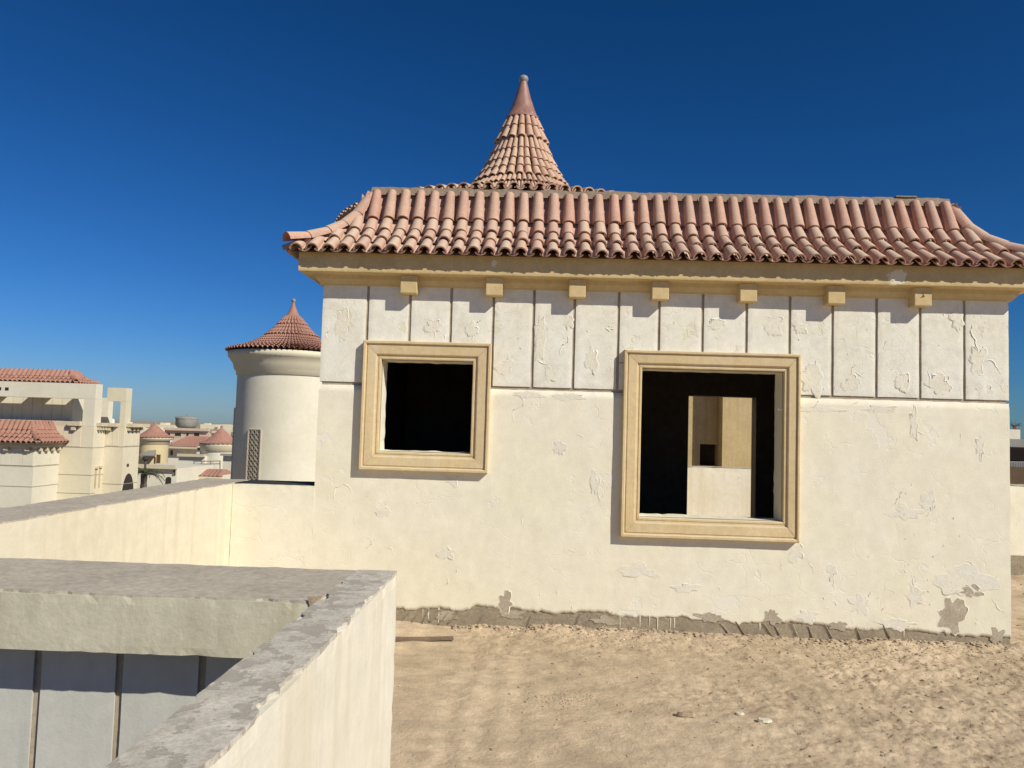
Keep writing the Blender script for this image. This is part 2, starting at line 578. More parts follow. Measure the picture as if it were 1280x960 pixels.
def mansard(roof, rect, ze, S, H, pitch, rows, mat_key, individual, rng, sides=('front', 'left', 'right', 'back'), coarse=False):
    """rect = eave rectangle; tiles of the front one by one, the other slopes joined"""
    x0, x1, y0, y1 = rect
    cuts = roof_rows(S, H, rows)
    cov_i = tile_shape(8).mesh('cover_tile', mat_key) if individual else None
    pan_i = tile_shape(8, False).mesh('pan_tile', mat_key) if individual else None
    nn = 4 if coarse else 6
    shc, shp = tile_shape(nn, rim=not coarse), tile_shape(nn, False, rim=not coarse)
    jc, jp, jh = MB(), MB(), MB()
    hip_mesh = tile_shape(8, taper=0.8).mesh('hip_tile', mat_key) if individual else None
    for side in sides:
        if side == 'front':
            o0, du, dv, L = Vector((x0, y0, ze)), Vector((1, 0, 0)), Vector((0, 1, 0)), x1 - x0
        elif side == 'right':
            o0, du, dv, L = Vector((x1, y0, ze)), Vector((0, 1, 0)), Vector((-1, 0, 0)), y1 - y0
        elif side == 'left':
            o0, du, dv, L = Vector((x0, y1, ze)), Vector((0, -1, 0)), Vector((1, 0, 0)), y1 - y0
        else:
            o0, du, dv, L = Vector((x1, y1, ze)), Vector((-1, 0, 0)), Vector((0, -1, 0)), x1 - x0
        n = int(round(L / pitch))
        p = L / n
        for kind in ('pan', 'cover'):
            for c in range(n + (1 if kind == 'pan' else 0)):
                xx = (c + (0.5 if kind == 'cover' else 0.0)) * p
                if kind == 'pan' and (c == 0 or c == n):
                    continue
                dist = min(xx, L - xx)
                for r in range(rows):
                    (s0, h0), (s1, h1) = cuts[r], cuts[r + 1]
                    if dist <= s0 + 0.02:
                        continue
                    fr = min(1.0, (dist - s0 + 0.03) / (s1 - s0))
                    a = o0 + du * xx + dv * s0 + Vector((0, 0, h0))
                    b = o0 + du * xx + dv * (s0 + (s1 - s0) * fr) + Vector((0, 0, h0 + (h1 - h0) * fr))
                    ln = (b - a).length
                    over = 0.05 if fr > 0.99 and r < rows - 1 else 0.0
                    d = (b - a).normalized()
                    if kind == 'cover':
                        jit = Vector((rng.uniform(-1, 1), rng.uniform(-1.6, 1.6), rng.uniform(-0.8, 0.8))) * 0.0055
                        X = (du + Vector((0, 0, 1)) * rng.uniform(-0.05, 0.05) + dv * rng.uniform(-0.045, 0.045))
                        ext = 0.036 if r == 0 else 0.022
                        mt = frame3(a - d * ext + jit, X, b - a - Vector((0, 0, (0.012, 0.014, 0.022, 0.030)[min(r, 3)])), pitch * rng.uniform(0.80, 0.87), ln + over + ext, 0.030 + (0.008, 0.010, 0.016, 0.02)[min(r, 3)])
                    else:
                        mt = frame3(a - d * (0.03 if r == 0 else 0.0), du, b - a, pitch * 1.0, ln + over + (0.03 if r == 0 else 0), 0.043, 0.62)
                    if individual and side == 'front':
                        add_tile(cov_i if kind == 'cover' else pan_i, kind + '_tile', roof, mt)
                    else:
                        join_tile(jc if kind == 'cover' else jp, shc if kind == 'cover' else shp, mt)
    # hips
    for cx, cy, dx, dy in ((x0, y0, 1, 1), (x1, y0, -1, 1), (x1, y1, -1, -1), (x0, y1, 1, -1)):
        fine = individual and dy > 0
        nr = rows + 1
        pts = []
        cc = roof_rows(S, H, nr)
        for k, (s_, h_) in enumerate(cc):
            pts.append(Vector((cx + dx * s_, cy + dy * s_, ze + h_ + (0.03 if k == 0 else 0.0))))
        for k in range(nr):
            a, b = pts[k], pts[k + 1]
            d = (b - a)
            X = d.cross(Vector((0, 0, 1))).normalized()
            ext = 0.015 if k == 0 else 0.02
            mt = frame3(a - d.normalized() * ext, X, d - Vector((0, 0, 0.012)), pitch * 1.08, d.length + (0.05 if k < nr - 1 else -0.03) + ext, 0.062 - 0.010 * k)
            if fine:
                add_tile(hip_mesh, 'hip_tile', roof, mt)
            else:
                join_tile(jh, tile_shape(nn), mt)
    if jc.v:
        jc.build('cover_tiles' if not individual else 'side_cover_tiles', mat_key, roof, 'stuff')
        jp.build('pan_tiles' if not individual else 'side_pan_tiles', mat_key, roof, 'stuff')
    if jh.v:
        jh.build('hip_tiles' if not individual else 'rear_hip_tiles', mat_key, roof, 'stuff')


def deck(rect, ze, S, H, mb=None):
    x0, x1, y0, y1 = rect
    prof = [(-a * S, ze + b * H) for a, b in (prof_at(i / 8) for i in range(9))]
    mb = ring(x0, x1, y0, y1, prof, mb)
    z = ze + H
    mb.add([(x0 + S, y0 + S, z), (x1 - S, y0 + S, z), (x1 - S, y1 - S, z), (x0 + S, y1 - S, z)], [(0, 1, 2, 3)])
    return mb


rng = random.Random(7)

# ------------------------------------------------------------------ ground, terrace
TZ = -8.0
g = MB()
for i in range(24):
    for j in range(24):
        X0, X1 = -3600 + i * 300, -3300 + i * 300
        Y0, Y1 = -3600 + j * 300, -3300 + j * 300
        g.add([(X0, Y0, TZ), (X1, Y0, TZ), (X1, Y1, TZ), (X0, Y1, TZ)], [(0, 1, 2, 3)])
g.build('terrain', 'terrain', None, 'structure')

t = MB()
t.box(-0.64, 13, -10, 9, TZ, -0.06)
t.box(-2.84, -0.645, -3.97, 9, TZ, -0.06)
t.build('roof_terrace', 'far_cream', None, 'structure')
MB().box(-6, -0.65, -10, -3.975, TZ, -3.0).build('lower_terrace', 'cement', None, 'structure')


def sand_height(x, y):
    p = Vector((x, y, 0))
    h = noise.noise(p * 0.7) * 0.02 + noise.noise(p * 2.2) * 0.012
    rough = max(0.0, min(1.0, (x - 0.3 + noise.noise(p * 0.9) * 0.8) / 1.8))
    rough = max(rough, 0.8 * max(0.0, min(1.0, (y + 0.9 + noise.noise(p * 1.7) * 0.3) / 0.5)))
    # crusted, broken mud on the right and along the wall
    c = noise.fractal(p * 9.0, 0.75, 2.2, 6)
    r2 = abs(noise.noise(p * 3.7 + Vector((3, 1, 0)) + noise.noise_vector(p * 9) * 0.25))
    gate = max(0.0, noise.noise(p * 1.9 + Vector((7, 2, 0))) + 0.15)
    clod = max(0.0, noise.noise(p * 24) - 0.1) + 0.5 * max(0.0, noise.noise(p * 43))
    h += rough * (0.017 * c - 0.026 * gate * max(0.0, 0.06 - r2) / 0.06 + 0.026 * clod * (0.35 + gate) + 0.012 * noise.noise(p * 3.3))
    # smooth part with faint drag marks running towards the house
    sm = (1 - rough)
    h += sm * (0.0035 * sin(x * 38 + noise.noise(p * 1.1) * 3) * max(0, min(1, (0.5 - x) / 0.7)) + 0.004 * noise.noise(p * 14) + 0.0025 * noise.noise(p * 37))
    # piled against the wall
    d = max(0.0, -y)
    if y < 0.02:
        h += 0.035 * math.exp(-d / 0.16) * (0.6 + 0.8 * noise.noise(Vector((x * 2.3, 0, 5)))) + 0.02 * math.exp(-d / 0.5)
    return h


def breaks(pts):
    out = []
    for (a, b, st) in pts:
        n = max(1, int(round((b - a) / st)))
        out += [a + (b - a) * i / n for i in range(n)]
    out.append(pts[-1][1])
    return out


sx = breaks([(-2.44, -0.5, 0.12), (-0.5, 4.6, 0.0125), (4.6, 6.6, 0.06), (6.6, 13, 0.3)])
sy = breaks([(-10, -4.2, 0.3), (-4.2, 0.1, 0.0125), (0.1, 3.6, 0.07), (3.6, 9, 0.3)])
gs = MB()
for y in sy:
    for x in sx:
        if y < -3.62 and x < -0.46:
            gs.v.append((x, y, -0.03))
        else:
            gs.v.append((x, y, sand_height(x, y)))
nx = len(sx)
for j in range(len(sy) - 1):
    for i in range(nx - 1):
        if sy[j] < -3.63 and sx[i] < -0.5:
            continue
        gs.f.append((j * nx + i, j * nx + i + 1, (j + 1) * nx + i + 1, (j + 1) * nx + i))
        gs.sm.append(True)
gs.build('sand_ground', 'sand', None, 'structure')

pb = MB()
ico = [Vector(v) for v in ((0, 0, 1), (0.9, 0, 0.45), (0.28, 0.85, 0.45), (-0.72, 0.53, 0.45), (-0.72, -0.53, 0.45), (0.28, -0.85, 0.45),
                           (0.72, 0.53, -0.45), (-0.28, 0.85, -0.45), (-0.9, 0, -0.45), (-0.28, -0.85, -0.45), (0.72, -0.53, -0.45), (0, 0, -1))]
icf = [(0, 1, 2), (0, 2, 3), (0, 3, 4), (0, 4, 5), (0, 5, 1), (1, 6, 2), (2, 7, 3), (3, 8, 4), (4, 9, 5), (5, 10, 1),
       (2, 6, 7), (3, 7, 8), (4, 8, 9), (5, 9, 10), (1, 10, 6), (11, 7, 6), (11, 8, 7), (11, 9, 8), (11, 10, 9), (11, 6, 10)]


def pebble(mb, x, y, r):
    q = Matrix.Rotation(rng.uniform(0, 6.28), 3, 'Z') @ Matrix.Diagonal((rng.uniform(0.7, 1.4), rng.uniform(0.6, 1.1), rng.uniform(0.35, 0.7)))
    z = sand_height(x, y)
    mb.add([tuple(q @ (v * r * rng.uniform(0.75, 1.2)) + Vector((x, y, z + r * 0.1))) for v in ico], icf)


for _ in range(2600):
    y = -abs(rng.gauss(0, 0.35)) - 0.02 if rng.random() < 0.45 else rng.uniform(-3.6, -0.05)
    x = rng.uniform(-0.4, 4.6) if rng.random() < 0.35 else rng.triangular(-0.3, 4.8, 3.0)
    pebble(pb, x, y, rng.choice((0.004, 0.005, 0.006, 0.008, 0.011)) * rng.uniform(0.7, 1.3))
for _ in range(150):      # little heap left of the middle
    pebble(pb, rng.gauss(0.22, 0.12), rng.gauss(-1.55, 0.07), rng.uniform(0.004, 0.009))
for _ in range(60):
    pebble(pb, rng.uniform(3.8, 6.2), rng.uniform(0.2, 3), rng.uniform(0.008, 0.03))
for _ in range(420):      # clods along the foot of the wall
    pebble(pb, rng.uniform(-0.6, 3.75), -0.005 - abs(rng.gauss(0, 0.045)), rng.uniform(0.006, 0.022))
for _ in range(260):
    cx_ = rng.choice((0.5, 0.85, 2.3, 2.75, 3.3))
    pebble(pb, rng.gauss(cx_, 0.2), -0.02 - abs(rng.gauss(0, 0.25)), rng.uniform(0.004, 0.012))
pb.build('pebbles', 'clod', None, 'stuff')
cp = MB()
for _ in range(300):
    y = -0.02 - abs(rng.gauss(0, 0.10)) if rng.random() < 0.7 else -rng.uniform(0, 2.4)
    x = rng.choice((rng.uniform(-0.9, 3.7), rng.gauss(0.55, 0.35), rng.gauss(3.0, 0.4)))
    if x < 3.75:
        pebble(cp, x, y, rng.uniform(0.003, 0.007) if y < -0.4 or rng.random() < 0.85 else rng.uniform(0.007, 0.016))
cp.build('plaster_crumbs', 'chip', None, 'stuff')

# two plaster chips and a dark clod that can be picked out on the sand
def flat_chip(name, x, y, a, b, hgt, mk, label, cat, group=None):
    mb = MB()
    n = 9
    z = sand_height(x, y) + 0.002
    ring0 = [(x + a * cos(2 * pi * i / n) * rng.uniform(0.75, 1.15), y + b * sin(2 * pi * i / n) * rng.uniform(0.75, 1.15)) for i in range(n)]
    vs = [(p[0], p[1], z) for p in ring0] + [(x + (p[0] - x) * 0.85, y + (p[1] - y) * 0.85, z + hgt * rng.uniform(0.7, 1.2)) for p in ring0]
    fs = [(i, (i + 1) % n, n + (i + 1) % n, n + i) for i in range(n)] + [tuple(range(n, 2 * n))]
    mb.add(vs, fs)
    o = mb.build(name, mk)
    tag(o, label, cat, group)
    return o


flat_chip('plaster_chip', 1.33, -1.83, 0.045, 0.03, 0.014, 'chip', 'larger white plaster chip lying on the sand, middle foreground', 'rubble', 'plaster chips on the sand')
flat_chip('plaster_chip', 1.22, -1.72, 0.028, 0.018, 0.010, 'chip', 'smaller white plaster chip on the sand just left of the larger chip', 'rubble', 'plaster chips on the sand')
flat_chip('mud_clod', 0.90, -1.78, 0.06, 0.025, 0.022, 'clod', 'flat brown clod of dried mud on the sand left of the white chips', 'clod')

# ------------------------------------------------------------------ the small house on the terrace
XL, XR, YB = -1.775, 3.773, 3.3
house = thing('rooftop_house', 'cream tiled house on the sandy terrace with two empty tan framed windows', 'house', (1.0, 1.65, 0))
ZT = 2.80
W1 = (-1.411, -0.368, 1.243, 2.292)
W2 = (0.702, 2.107, 0.777, 2.270)
O1 = (-1.262, -0.517, 1.395, 2.141)
O2 = (0.853, 1.985, 0.935, 2.128)
PT = 0.014         # plaster layer
zg = 1.937
holes = [O1, O2]
fwl = wall_grid(sorted({XL + 0.02, O1[0], O1[1], O2[0], O2[1], XR - 0.02}), sorted({-0.05, O1[2], O1[3], O2[2], O2[3], ZT}), holes, PT, 0.21)
fwl.build('front_wall', 'groove', house)
# bare cement plinth showing where the plaster has come off
pl_ = worn_box(XL + 0.003, XR - 0.004, 0.004, 0.0135, -0.03, 0.26, 0.03, 0.002, 0.004, 3)
pl_.build('cement_plinth', 'cement', house)
# side and rear walls
MB().box(XL, XL + 0.2, 0.212, YB, -0.05, ZT).build('side_wall', 'plaster', house)
MB().box(XR - 0.2, XR, 0.212, YB, -0.05, ZT).build('side_wall', 'plaster', house)
D0, D1 = at(861, 500, YB - 0.2).x, at(945.5, 500, YB - 0.2).x
DH = at(900, 495.5, YB - 0.2).z
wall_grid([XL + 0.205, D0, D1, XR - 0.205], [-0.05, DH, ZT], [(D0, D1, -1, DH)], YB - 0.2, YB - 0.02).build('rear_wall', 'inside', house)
wall_grid([XL + 0.003, D0, D1, XR - 0.003], [-0.05, DH, ZT], [(D0, D1, -1, DH)], YB - 0.018, YB).build('rear_plaster', 'tan', house)
# inside, in the shade-darkened colour: bare linings, floor, ceiling and the partition between the two rooms
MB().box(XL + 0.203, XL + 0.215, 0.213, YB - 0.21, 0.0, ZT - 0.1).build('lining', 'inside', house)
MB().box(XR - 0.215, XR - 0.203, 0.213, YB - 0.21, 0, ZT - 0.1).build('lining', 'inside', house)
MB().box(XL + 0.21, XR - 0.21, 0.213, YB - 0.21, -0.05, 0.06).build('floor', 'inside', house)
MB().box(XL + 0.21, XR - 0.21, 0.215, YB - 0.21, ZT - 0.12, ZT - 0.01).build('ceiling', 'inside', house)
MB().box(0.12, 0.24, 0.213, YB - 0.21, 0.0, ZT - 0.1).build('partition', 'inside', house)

# lower plaster: one uneven sheet with a broken lower edge
def bottom_edge(x):
    f = noise.noise(Vector((x * 2.1, 7.7, 0))) * 0.045 + noise.noise(Vector((x * 8, 3.3, 0))) * 0.03 + noise.noise(Vector((x * 27, 1, 0))) * 0.02 + noise.noise(Vector((x * 60, 5, 0))) * 0.01
    st = 0.05 * max(0.0, noise.noise(Vector((round(x * 5.3) * 1.7, 9.1, 0))))
    return max(0.03, 0.135 - 0.010 * (x - 1) + f + st)


def plaster_y(x, z):
    p = Vector((x, z, 0))
    return -0.004 * noise.noise(p * 1.6) - 0.0025 * noise.noise(p * 6) - 0.001 * noise.noise(p * 17)


H1 = (O1[0] - 0.03, O1[1] + 0.03, O1[2] - 0.03)
H2 = (O2[0] - 0.03, O2[1] + 0.03, O2[2] - 0.03)


def lower_plaster():
    mb = MB()
    xs = sorted(set([round(v, 4) for v in breaks([(XL, XR, 0.016)])] + [H1[0], H1[1], H2[0], H2[1]]))
    xs = [x for i, x in enumerate(xs) if i == 0 or x - xs[i - 1] > 0.004]
    top = zg - 0.012
    for i in range(len(xs) - 1):
        a, b = xs[i], xs[i + 1]
        cx = (a + b) / 2
        tp = top
        for h in (H1, H2):
            if h[0] - 1e-3 <= cx <= h[1] + 1e-3:
                tp = h[2]
        za, zb = bottom_edge(a), bottom_edge(b)
        n = 36 if tp == top else 26
        vs, fs = [], []
        for k in range(n + 1):
            q = (k / n) ** 1.15
            z1, z2 = za + (tp - za) * q, zb + (tp - zb) * q
            ch = -0.003 if k == n else 0
            vs += [(a, plaster_y(a, z1) - ch, z1 + (0.004 * noise.noise(Vector((a * 13, 2, 0))) if k == n else 0)),
                   (b, plaster_y(b, z2) - ch, z2 + (0.004 * noise.noise(Vector((b * 13, 2, 0))) if k == n else 0))]
        for k in range(n):
            fs.append((2 * k, 2 * k + 1, 2 * k + 3, 2 * k + 2))
        m_ = len(vs)
        vs += [(a, PT + 0.006, za), (b, PT + 0.006, zb), (a, PT + 0.006, tp), (b, PT + 0.006, tp)]
        mb.add(vs, fs, True)
        mb.add([vs[0], vs[1], vs[m_], vs[m_ + 1]], [(0, 2, 3, 1)])
        mb.add([vs[2 * n], vs[2 * n + 1], vs[m_ + 2], vs[m_ + 3]], [(0, 1, 3, 2)])
    # ends of the sheet return round the corners
    for x, s in ((XL, -1), (XR, 1)):
        z0, n = bottom_edge(x), 30
        vs = []
        for k in range(n + 1):
            z = z0 + (top - z0) * k / n
            vs += [(x, plaster_y(x, z), z), (x, 0.213, z)]
        mb.add(vs, [(2 * k, 2 * k + 1, 2 * k + 3, 2 * k + 2)[::(-1 if s > 0 else 1)][::-1] for k in range(n)])
    return mb


lp = lower_plaster().build('lower_plaster', 'plaster', house)
bm = bmesh.new(); bm.from_mesh(lp.data)
bmesh.ops.remove_doubles(bm, verts=bm.verts, dist=1e-5)
bm.to_mesh(lp.data); bm.free()

# upper band: sixteen painted panels between recessed grooves
grooves = [-1.400, -1.050, -0.712, -0.364, -0.034, 0.298, 0.657, 0.985, 1.337, 1.690, 2.036, 2.378, 2.728, 3.074, 3.423]
edges = [XL] + grooves + [XR]
GW = 0.0092


def panel_piece(x0, x1, z0, z1, seed):
    mb = MB()
    nx_, nz_ = max(2, int((x1 - x0) / 0.022)), max(2, int((z1 - z0) / 0.026))
    vs, fs = [], []
    for k in range(nz_ + 1):
        for i in range(nx_ + 1):
            x = x0 + (x1 - x0) * i / nx_
            z = z0 + (z1 - z0) * k / nz_
            p = Vector((x, z, seed))
            y = plaster_y(x + seed, z) * 0.8
            bx = -1 if i == 0 else 1 if i == nx_ else 0
            bz = -1 if k == 0 else 1 if k == nz_ else 0
            if bx or bz:
                c = 0.003 + 0.004 * max(0, noise.noise(p * 14)) + 0.004 * max(0, noise.noise(p * 4))
                x -= bx * c * 0.6
                z -= bz * c * 0.6
                y += 0.0025
            vs.append((x, y, z))
    W_ = nx_ + 1
    for k in range(nz_):
        for i in range(nx_):
            fs.append((k * W_ + i, k * W_ + i + 1, (k + 1) * W_ + i + 1, (k + 1) * W_ + i))
    mb.add(vs, fs, True)
    bord = [i for i in range(W_)] + [k * W_ + nx_ for k in range(1, nz_ + 1)] + [nz_ * W_ + i for i in range(nx_ - 1, -1, -1)] + [k * W_ for k in range(nz_ - 1, 0, -1)]
    bv = [vs[i] for i in bord]
    n = len(bv)
    mb.add(bv + [(p[0], PT + 0.004, p[2]) for p in bv], [(i, n + i, n + (i + 1) % n, (i + 1) % n) for i in range(n)])
    return mb


for i in range(len(edges) - 1):
    a, b = edges[i] + (GW if i else 0), edges[i + 1] - (GW if i < len(edges) - 2 else 0)
    ph = [h for h in ((O1[0] - 0.04, O1[1] + 0.04, O1[3] + 0.04), (O2[0] - 0.04, O2[1] + 0.04, O2[3] + 0.04)) if a < h[1] and b > h[0]]
    if not ph:
        mb = panel_piece(a, b, zg + 0.012, 2.79, i)
    else:
        h = ph[0]
        mb = panel_piece(a, b, h[2], 2.79, i)
        for p0, p1 in ((a, min(b, h[0])), (max(a, h[1]), b)):
            if p1 - p0 > 0.03:
                q = panel_piece(p0, p1, zg + 0.012, h[2] - 0.001, i)
                mb.add(q.v, q.f, True)
    mb.build('wall_panel', 'panel', house)
MB().box(XL + 0.001, XL + 0.019, 0.02, 0.213, zg + 0.012, 2.79).box(XR - 0.019, XR - 0.001, 0.02, 0.213, zg + 0.012, 2.79).build('corner_return', 'panel', house)


# lifted paint: ridges of cracked film and curled flakes
def paint_ridges(paths, mb, h=0.0024, wdt=0.010):
    """a film of paint lifting along a crack: it rises gently towards the torn edge and stops there"""
    for pts in paths:
        n = len(pts)
        if n < 4:
            continue
        A, B = [], []
        for k, (x, z) in enumerate(pts):
            a_, b_ = Vector(pts[max(0, k - 1)]), Vector(pts[min(n - 1, k + 1)])
            d = (b_ - a_).normalized()
            nr = Vector((-d.y, d.x))
            if nr.x * 0.6 + nr.y * 0.8 < 0:      # the loose side lies up or to the right
                nr = -nr
            tp = sin(pi * min(1, max(0, k / (n - 1)))) ** 0.7
            e = h * tp * rng.uniform(0.5, 1.25)
            A.append(Vector((x, plaster_y(x, z) - e - 0.0003, z)))
            q = Vector((x, z)) + nr * wdt * (0.25 + 0.75 * tp) * rng.uniform(0.7, 1.3)
            B.append(Vector((q.x, plaster_y(q.x, q.y) + 0.0012, q.y)))
        mb.add(A + B, [(k, k + 1, n + k + 1, n + k) for k in range(n - 1)], True)


def crack_walk(x, z, ang, ln, st=0.012, wig=0.62):
    pts = [(x, z)]
    up_ = z > zg
    for _ in range(max(3, int(ln / st))):
        ang += rng.uniform(-wig, wig)
        x += cos(ang) * st
        z += sin(ang) * st
        if up_ and (z < zg + 0.04 or z > 2.72 or min(abs(x - q) for q in edges) < 0.03):
            break
        if not up_ and (z < 0.22 or z > zg - 0.03 or x < XL + 0.03 or x > XR - 0.03):
            break
        pts.append((x, z))
    return pts


def flake(mb, x, z, s, ang):
    """a curled scale of paint, hinged on one edge"""
    d = Vector((cos(ang), 0, sin(ang)))
    n = Vector((-sin(ang), 0, cos(ang)))
    y = plaster_y(x, z) - 0.001
    o = Vector((x, y, z))
    k = 4
    vs = []
    for i in range(k + 1):
        t_ = i / k
        lift = -0.35 * s * t_ * t_
        wd = s * (0.65 + 0.5 * sin(t_ * 2.6) + rng.uniform(-0.12, 0.12))
        for q in (-1, 1):
            vs.append(o + d * (s * 1.1 * t_) + n * (q * wd * rng.uniform(0.7, 1.1)) + Vector((0, lift, 0)))
    mb.add(vs, [(2 * i, 2 * i + 1, 2 * i + 3, 2 * i + 2) for i in range(k)])


def pw(u, v):
    p = at(u, v, 0.0)
    return p.x, p.z


rid, rid_p = MB(), MB()
low = [((1000, 600, 1055), 0)]
paths = []
for (u, v, ang, ln) in ((1135, 600, -0.5, 0.30), (1160, 645, 0.9, 0.12), (1168, 640, 2.2, 0.12), (1192, 715, -0.6, 0.30), (1215, 735, 2.6, 0.2), (1140, 735, 1.1, 0.15),
                        (1120, 745, 2.4, 0.14), (1140, 720, -1.3, 0.10), (1040, 720, -1.4, 0.12), (1075, 755, 0.9, 0.22), (1030, 760, -0.7, 0.16), (1160, 760, 1.8, 0.2),
                        (1240, 745, -2.2, 0.18), (1100, 770, 0.4, 0.2), (740, 600, -1.5, 0.18), (745, 615, -0.9, 0.1), (975, 700, -1.6, 0.1), (1010, 700, -0.9, 0.14),
                        (1052, 660, 0.1, 0.08), (1140, 525, -1.5, 0.24), (1201, 540, -1.5, 0.06), (860, 770, -0.2, 0.16), (700, 760, 0.3, 0.1), (800, 780, 0.1, 0.1),
                        (655, 640, -1.3, 0.14), (720, 545, 0.2, 0.08), (560, 600, 0.5, 0.1), (455, 690, 0.6, 0.2), (480, 683, -0.2, 0.12), (428, 620, -1.57, 0.55),
                        (1000, 520, 0.02, 0.35), (1060, 508, -0.02, 0.4), (1150, 512, 0.0, 0.3), (640, 491, -0.05, 0.4), (560, 720, -1.4, 0.1), (900, 740, 0.8, 0.07),
                        (950, 775, 0.5, 0.16), (990, 770, -0.6, 0.12), (1180, 780, 0.6, 0.2), (1205, 700, -0.2, 0.1), (710, 690, 1.2, 0.08), (920, 600, 0.4, 0.05)):
    x, z = pw(u, v)
    paths.append(crack_walk(x, z, ang, ln))
paint_ridges(paths, rid)
for _ in range(46):
    u, v = rng.choice(((rng.gauss(1185, 45), rng.gauss(740, 30)), (rng.uniform(520, 1240), rng.uniform(735, 790)), (rng.gauss(1150, 30), rng.gauss(640, 30)), (rng.uniform(460, 1250), rng.uniform(600, 780))))
    x, z = pw(u, v)
    if W2[0] - 0.1 < x < W2[1] + 0.1 and z > W2[2] - 0.12 or x > XR - 0.1 or z < 0.2:
        continue
    flake(rid, x, z, rng.uniform(0.004, 0.010), rng.uniform(0, 6.28))
rid.build('peeling_paint', 'plaster', house, 'stuff')
paths = []
for (u, v, ang, ln) in ((432, 375, -1.0, 0.16), (445, 393, 0.1, 0.05), (425, 395, 1.5, 0.04), (412, 430, 1.2, 0.2), (675, 410, -1.5, 0.12), (672, 440, -1.6, 0.18), (680, 400, -1.1, 0.06),
                        (628, 455, 0.1, 0.12), (632, 470, -1.4, 0.1), (690, 470, 0.8, 0.1), (710, 420, -1.6, 0.2), (762, 412, 0.0, 0.06), (757, 410, -1.3, 0.05), (1103, 410, -1.0, 0.34),
                        (1115, 430, -1.2, 0.2), (1130, 475, 1.4, 0.14), (1055, 480, 0.2, 0.2), (1075, 470, 1.3, 0.12), (1070, 465, -0.6, 0.1), (1215, 405, -1.15, 0.3), (1226, 455, -0.2, 0.25),
                        (1160, 460, -1.1, 0.18), (1175, 490, 1.0, 0.12), (1185, 470, -1.4, 0.1), (985, 405, -0.7, 0.14), (992, 412, 0.6, 0.05), (948, 405, 0.5, 0.12), (1020, 450, -1.2, 0.12),
                        (540, 410, -1.2, 0.1), (555, 425, 0.9, 0.08), (590, 415, -0.5, 0.1), (600, 395, -1.2, 0.12), (890, 408, -1.5, 0.1), (893, 420, -0.6, 0.05), (1243, 470, 1.3, 0.12)):
    x, z = pw(u, v)
    paths.append(crack_walk(x, z, ang, ln))
paint_ridges(paths, rid_p, 0.0024, 0.009)
for _ in range(46):
    u, v = rng.uniform(405, 1255), rng.uniform(385, 492)
    x, z = pw(u, v)
    if any(w_[0] - 0.05 < x < w_[1] + 0.05 and z < w_[3] + 0.06 for w_ in (W1, W2)) or min(abs(x - gx) for gx in edges) < 0.04 or z < zg + 0.05:
        continue
    flake(rid_p, x, z, rng.uniform(0.003, 0.008), rng.uniform(0, 6.28))
rid_p.build('peeling_panel_paint', 'panel', house, 'stuff')

def peel_spot(ub, rim, x, z, rx, rz, seed, lift=0.004, lobes=0.45):
    """a place where the paint has scaled off: the undercoat lies bare inside a ragged rim of lifted film"""
    n = 54
    R, O = [], []
    for i in range(n):
        a = 2 * pi * i / n
        ca, sa = cos(a), sin(a)
        q = 1 + lobes * noise.noise(Vector((ca * 1.6 + seed, sa * 1.6, seed * 1.7))) * 1.6 + 0.34 * noise.noise(Vector((ca * 3 + seed, sa * 3, 2.0))) + 0.10 * noise.noise(Vector((ca * 9 + seed, sa * 9, 4.0)))
        q = max(0.25, q)
        px, pz = x + rx * q * ca, z + rz * q * sa
        R.append((px, pz))
        O.append((px + 0.012 * ca * rng.uniform(0.6, 1.5), pz + 0.012 * sa * rng.uniform(0.6, 1.5)))
    vs = [(x, plaster_y(x, z) - 0.0010, z)] + [(p[0], plaster_y(*p) - 0.0010, p[1]) for p in R]
    ub.add(vs, [(0, 1 + i, 1 + (i + 1) % n) for i in range(n)], True)
    vi, vo = [], []
    for i in range(n):
        a = 2 * pi * i / n
        e = lift * max(0.0, 0.05 + 1.5 * noise.noise(Vector((cos(a) * 1.9 + seed * 3, sin(a) * 1.9, 7))))
        p, o = R[i], O[i]
        vi.append((p[0], plaster_y(*p) - 0.0012 - e, p[1]))
        vo.append((o[0], plaster_y(*o) + 0.0005, o[1]))
    rim.add(vi + vo, [(i, n + i, n + (i + 1) % n, (i + 1) % n) for i in range(n)], True)


ub, rim_, ub2, rim2, ub3 = MB(), MB(), MB(), MB(), MB()
for k_, (u, v, rx, rz) in enumerate(((428, 405, 0.05, 0.10), (676, 425, 0.035, 0.13), (688, 468, 0.05, 0.05), (632, 462, 0.05, 0.05), (590, 412, 0.05, 0.06), (541, 408, 0.06, 0.05), (965, 408, 0.07, 0.06),
                                     (1112, 440, 0.045, 0.13), (1128, 478, 0.05, 0.06), (1066, 478, 0.07, 0.05), (1222, 452, 0.05, 0.09), (1232, 488, 0.07, 0.03), (1176, 480, 0.06, 0.07), (1015, 475, 0.05, 0.09),
                                     (740, 450, 0.04, 0.08), (710, 400, 0.04, 0.05), (1000, 410, 0.04, 0.05), (1196, 400, 0.04, 0.05), (845, 410, 0.05, 0.04), (895, 405, 0.04, 0.05))):
    x, z = pw(u, v)
    rx, rz = rx * rng.uniform(0.8, 1.5), rz * rng.uniform(0.7, 1.5)
    g_ = min(abs(x - q) for q in edges)
    rx = min(rx, g_ * 0.62)
    peel_spot(ub2, rim2, x, z, rx, rz, k_ + 1.3, 0.0045)
